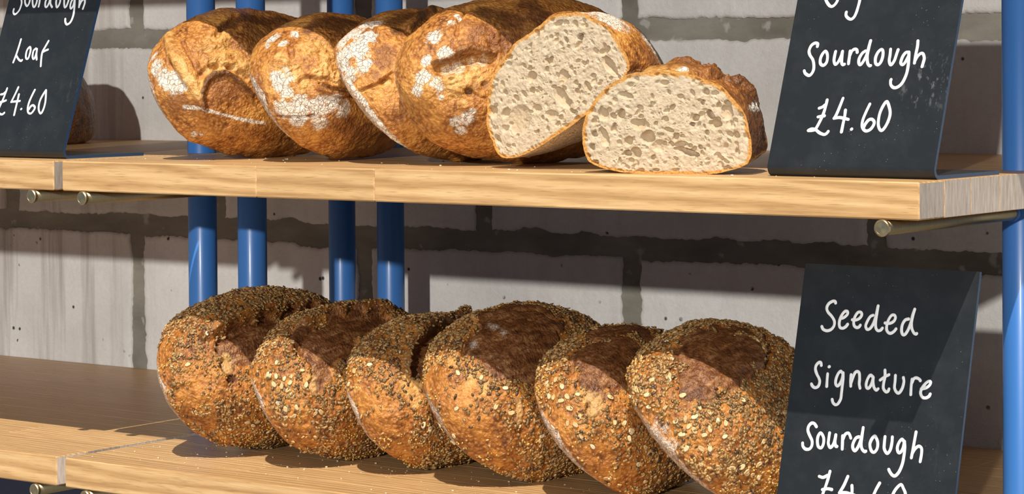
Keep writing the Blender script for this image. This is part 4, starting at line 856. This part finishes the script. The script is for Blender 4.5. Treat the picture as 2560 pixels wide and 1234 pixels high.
def frame(n, ang):
    a = np.where(np.abs(n[:, 2:3]) < .9, np.array([[0, 0, 1.]]), np.array([[1., 0, 0]]))
    t = np.cross(a, n); t /= np.linalg.norm(t, axis=1)[:, None]
    b_ = np.cross(n, t)
    c, s = np.cos(ang)[:, None], np.sin(ang)[:, None]
    return t * c + b_ * s, -t * s + b_ * c

def seed_coat(key, root, Pd, Nr, M, G, count, seed):
    rng_ = np.random.RandomState(seed)
    nvr, nu = G.shape[:2]
    N0 = nvr * nu
    P, Nn = Pd[:N0], Nr[:N0]
    du = np.linalg.norm(np.roll(G, -1, 1) - G, axis=2); dv = np.linalg.norm(np.gradient(G, axis=0), axis=2)
    area = (du * dv).ravel()
    th = np.tile(np.linspace(0, 2 * np.pi, nu, endpoint=False), nvr)
    s = G[:, :, 1].ravel() / (LOAF[key][6] / 2)
    clump = fbm(P * 45, seed + 3, 3)
    dens = sstep(-.30, -.02, np.sin(th)) * (1 - M['open']) * (1 - .93 * M['noseed']) * (.55 + .45 * sstep(-.3, .3, clump))
    dens *= np.where(s > .35, .55, 1.)
    up = Nn @ np.array([-math.sin(LOAF[key][3]), 0, math.cos(LOAF[key][3])])   # world up in loaf frame
    w = area * dens
    w /= w.sum()
    idx = rng_.choice(N0, count, p=w)
    p_ = P[idx] + rng_.normal(0, .0005, (count, 3)); n_ = Nn[idx] + rng_.normal(0, .28, (count, 3))
    n_ /= np.linalg.norm(n_, axis=1)[:, None]
    t_, b_ = frame(n_, rng_.uniform(0, 2 * np.pi, count))
    pat = fbm(p_ * 38, seed + 77, 2) + .35 * rng_.randn(count)
    u = up[idx] + .25 * rng_.randn(count)
    kind = np.where(pat > .28, 2, np.where(pat > -.15, 1, 0))            # patches of millet, sesame, flakes
    kind = np.where((u > .55) & (kind == 2), 0, kind)
    sx = np.choose(kind, [.0031, .0020, .0010]) * rng_.uniform(.75, 1.2, count)
    sy = np.choose(kind, [.0015, .0012, .0010]) * rng_.uniform(.8, 1.2, count)
    sz = np.choose(kind, [.0009, .0008, .0009])
    V = (p_[:, None] + EV[None, :, 0:1] * (t_ * sx[:, None])[:, None] + EV[None, :, 1:2] * (b_ * sy[:, None])[:, None]
         + EV[None, :, 2:3] * (n_ * sz[:, None])[:, None] + (n_ * sz[:, None] * .35)[:, None])
    Fc = (EF[None] + (np.arange(count) * len(EV))[:, None, None]).reshape(-1, 3)
    tan = np.array([[.46, .27, .10], [.60, .37, .13], [.72, .42, .09]])
    c = tan[kind] * rng_.uniform(.5, 1.35, (count, 1))
    drk = (rng_.rand(count) < .14) & (kind < 2)
    c[drk] = np.array([.10, .055, .03]) * rng_.uniform(.7, 1.6, (drk.sum(), 1))
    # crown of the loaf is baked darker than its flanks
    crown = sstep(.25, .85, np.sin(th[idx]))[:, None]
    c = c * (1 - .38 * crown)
    me = mesh('seed_coating', V.reshape(-1, 3), Fc, SEEDM, True)
    at = me.color_attributes.new('m1', 'FLOAT_COLOR', 'POINT')
    at.data.foreach_set('color', np.repeat(np.concatenate([c, np.ones((count, 1))], 1), len(EV), axis=0).astype(np.float32).ravel())
    o = obj('seed_coating', me, root)
    tag(o, 'small mixed seeds baked onto the crust', kind='stuff')
    # larger rolled oats, one object each
    spots = [q for f in FEAT[key] if f[0] == 'oat' for q in f[2]]
    ids = []
    for q in spots:
        ids.append(int(np.argmin(np.linalg.norm(G.reshape(-1, 3) - np.array(q[:3]) / 1000., axis=1))))
    extra = rng_.choice(N0, 70, p=(w * np.where(s < .2, 1., .0)) / (w * np.where(s < .2, 1., .0)).sum())
    ids += list(extra[:34])
    for q, v in enumerate(ids):
        nn = Nn[v:v + 1] + rng_.normal(0, .12, (1, 3)); nn /= np.linalg.norm(nn)
        t1, b1 = frame(nn, np.array([rng_.uniform(0, 6.28)]))
        sc = rng_.uniform(.8, 1.12) if q < len(spots) else rng_.uniform(.62, .95)
        m_ = Matrix(((t1[0, 0] * sc, b1[0, 0] * sc, nn[0, 0], P[v, 0] + nn[0, 0] * .0009), (t1[0, 1] * sc, b1[0, 1] * sc, nn[0, 1], P[v, 1] + nn[0, 1] * .0009), (t1[0, 2] * sc, b1[0, 2] * sc, nn[0, 2], P[v, 2] + nn[0, 2] * .0009), (0, 0, 0, 1)))
        fo = obj('oat_flake', OATS[q % 3], root)
        fo.matrix_local = m_

NU, NV = 380, 230
WL = 'floury loaves on the upper shelf'
SL = 'seeded loaves on the lower shelf'
white = [('U1', 'floury golden sourdough loaf with torn leaf-shaped flap, leftmost on the upper shelf', 11),
         ('U2', 'golden sourdough loaf with crackled white flour, second from the left on the upper shelf', 23),
         ('U3', 'sourdough loaf heavily white with flour on its left side, third on the upper shelf', 37),
         ('U4', 'glossy golden sourdough loaf with open split, just left of the cut bread', 41)]
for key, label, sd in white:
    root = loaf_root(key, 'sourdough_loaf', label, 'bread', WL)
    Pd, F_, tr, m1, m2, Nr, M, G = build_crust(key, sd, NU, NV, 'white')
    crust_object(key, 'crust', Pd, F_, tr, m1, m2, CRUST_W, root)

seeded = [('S1', 'seeded brown loaf with an overhanging seeded ear, leftmost on the lower shelf', 101, -.005, 6200),
          ('S2', 'seeded loaf with a cluster of pale oats on its front, second from the left', 113, -.003, 5600),
          ('S3', 'seeded loaf with a narrow dark slit, third from the left on the lower shelf', 127, -.007, 5200),
          ('S4', 'seeded loaf with smooth brown bulging top and bare golden front, fourth on the lower shelf', 131, .002, 5000),
          ('S5', 'seeded loaf with smooth brown top and scattered oats, second from the lower sign', 149, .001, 4400),
          ('S6', 'seeded loaf thickly covered in pale oats, next to the lower price sign', 151, .001, 6500)]
for key, label, sd, bulge, cnt in seeded:
    root = loaf_root(key, 'seeded_loaf', label, 'bread', SL)
    Pd, F_, tr, m1, m2, Nr, M, G = build_crust(key, sd, NU, NV, 'seed', False, bulge)
    crust_object(key, 'crust', Pd, F_, tr, m1, m2, CRUST_S, root)
    seed_coat(key, root, Pd, Nr, M, G, cnt, sd)

# loaf mostly hidden behind the left sign
LOAF['U0'] = [-.475, .375, .0262, .12, .1, 0, .22, .158, .118]
FEAT['U0'] = [['flour', 0, [[-20, -80, 60, 25], [10, -60, 75, 20]]], ['brown', 0, [[60, -40, 40, 60]]], ['dark', 0, [[75, -30, 20, 60], [70, 20, 30, 60]]]]
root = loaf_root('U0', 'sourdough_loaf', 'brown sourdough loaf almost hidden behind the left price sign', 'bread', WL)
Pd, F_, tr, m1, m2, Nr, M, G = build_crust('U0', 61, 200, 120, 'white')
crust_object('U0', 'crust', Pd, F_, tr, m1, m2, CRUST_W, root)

# ---- cut half loaves
def cut_loaf(key, label, sd, feats):
    root = loaf_root(key, 'cut_sourdough_half', label, 'bread', 'cut sourdough halves on the upper shelf')
    nu = 520
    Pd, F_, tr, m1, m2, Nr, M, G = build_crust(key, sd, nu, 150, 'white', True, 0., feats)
    ring = Pd[:nu].copy()
    ring[:, 1] = ring[:, 1].mean() + .0008 * fbm(ring * 120, sd + 8, 3)
    Pd[:nu] = ring
    crust_object(key, 'crust', Pd, F_, tr, m1, m2, CRUST_W, root)
    c = ring.mean(0)
    nr = 190
    rr = 1 - (np.linspace(0, 1, nr + 1)[:-1]) ** 1.0
    V = c + (ring - c)[None] * rr[:, None, None]
    P = V.reshape(-1, 3)
    edge_d = np.linalg.norm((ring - c)[None] * (1 - rr)[:, None, None], axis=2).ravel()
    rng_ = np.random.RandomState(sd)
    holes = [(h[0] / 1000, h[1] / 1000, h[2] / 1000, h[3] / 1000, h[4], h[5] / 1000) for h in HOLES[key]]
    lo, hi = ring.min(0), ring.max(0)
    for q in range(520):
        r_ = .0006 + .0022 * rng_.rand() ** 2.6
        holes.append((rng_.uniform(lo[0], hi[0]), rng_.uniform(lo[2], hi[2]), r_ * rng_.uniform(.7, 1.7), r_ * rng_.uniform(.7, 1.3), rng_.uniform(0, 180), r_ * rng_.uniform(.9, 1.6)))
    wx = .0011 * fbm(P * 130, sd + 3, 3); wz = .0011 * fbm(P * 130, sd + 4, 3)
    dep = np.zeros(len(P)); hm = np.zeros(len(P))
    for (hx, hz, a, b_, an, d) in holes:
        ca, sa = math.cos(math.radians(an)), math.sin(math.radians(an))
        near = np.where((np.abs(P[:, 0] - hx) < 1.6 * max(a, b_)) & (np.abs(P[:, 2] - hz) < 1.6 * max(a, b_)))[0]
        if len(near) == 0: continue
        kx, kz = P[near, 0] - hx + wx[near], P[near, 2] - hz + wz[near]
        e = np.sqrt(((kx * ca + kz * sa) / a) ** 2 + ((-kx * sa + kz * ca) / b_) ** 2)
        dd = d * np.where(e < 1, np.maximum(0, 1 - e ** 3.0) ** .7 if d > .0022 else np.maximum(0, 1 - e ** 2) ** .9, 0)
        dep[near] = np.maximum(dep[near], dd)
        hm[near] = np.maximum(hm[near], (1 - sstep(.6, 1.05, e)) * min(1., d / .004))
    inner = sstep(.0008, .0035, edge_d)
    dep = dep * inner + inner * (.0004 * fbm(P * 300, sd + 6, 3) + .0005 * np.abs(fbm(P * 150, sd + 7, 3)))
    V2 = P.copy()
    V2[:, 1] += dep - .0004 * inner
    i = np.arange(nr * nu).reshape(nr, nu); j = np.roll(i, -1, 1)
    F2 = np.stack([i[:-1].ravel(), i[1:].ravel(), j[1:].ravel(), j[:-1].ravel()], 1)
    V2 = np.vstack([V2, c])
    tris = np.array([(i[-1, u], len(V2) - 1, i[-1, (u + 1) % nu]) for u in range(nu)])
    rim = 1 - sstep(.0022, .0042, edge_d + .0012 * fbm(P * 180, sd + 12, 3))
    a1 = np.stack([rim, hm * inner, np.zeros(len(P)), np.ones(len(P))], 1)
    a1 = np.vstack([a1, [0, 0, 0, 1]])
    crust_object(key, 'crumb', V2, F2, tris, a1, a1, CRUMB, root)['label'] = 'pale holey crumb of the cut face'
    return root
Aw, Ah = LOAF['A'][7] * 500, LOAF['A'][8] * 1000
cut_loaf('A', 'halved sourdough leaning on its side, pale holey cut face, floury crust behind', 211,
         [['flour', 0, [[60, 20, 40, 22], [50, 50, 40, 25], [70, 60, 15, 20], [40, 80, 45, 22], [55, 100, 20, 25]]], ['gold', 0, [[-30, 0, 55, 30], [0, 2, 66, 22]]], ['brown', 0, [[78, 40, 0, 16], [75, 80, 5, 20]]],
          ['ridge', 1, [[28, 10, 62, 9], [34, 40, 60, 9]]]])
cut_loaf('B', 'halved sourdough sitting flat beside the upper price sign, cut face to the front', 223,
         [['ear', 1, [[-15, 25, 62, 12], [5, 30, 66, 13], [24, 40, 62, 10]]], ['ear', 1, [[0, 42, 66, 10], [20, 60, 60, 9]]], ['groove', 1, [[30, 10, 58, 8], [40, 35, 52, 9]]], ['dark', 0, [[72, 30, 25, 30], [60, 70, 30, 45], [76, 24, 0, 26], [76, 40, -15, 30], [50, 40, 55, 14], [74, 14, 14, 14]]], ['rough', 0, [[50, 40, 50, 25], [30, 50, 60, 25]]], ['ear', 1, [[44, 60, 52, 7], [60, 66, 40, 6], [70, 70, 28, 5]]],
          ['brown', 0, [[70, 20, 20, 40], [20, 40, 62, 30]]], ['flour', 1, [[68, 12, 30, 4], [66, 60, 32, 4]]], ['flour', 0, [[12, 14, 66, 5]]], ['gold', 0, [[-20, 10, 60, 22], [10, 6, 66, 14]]], ['brown', 0, [[20, 60, 55, 45]]]])
# crumbs and flakes dropped on the lower shelf
rng_c = np.random.RandomState(9)
cv, cf = [], []
for q in range(260):
    x = rng_c.uniform(.02, .9); y = rng_c.uniform(.012, .17); r_ = .0004 + .0012 * rng_c.rand() ** 2
    zt = -H if q < 200 else 0.
    b0 = len(cv)
    for e in EV: cv.append((x + e[0] * r_ * rng_c.uniform(.7, 1.5), y + e[1] * r_, zt + r_ * .45 + e[2] * r_ * .5))
    cf += [tuple(b0 + f) for f in EF]
cr = obj('crumbs', mesh('crumbs', cv, cf, OATM, True))
tag(cr, 'tiny crumbs and seeds fallen on the oak shelves', 'crumbs', kind='stuff')
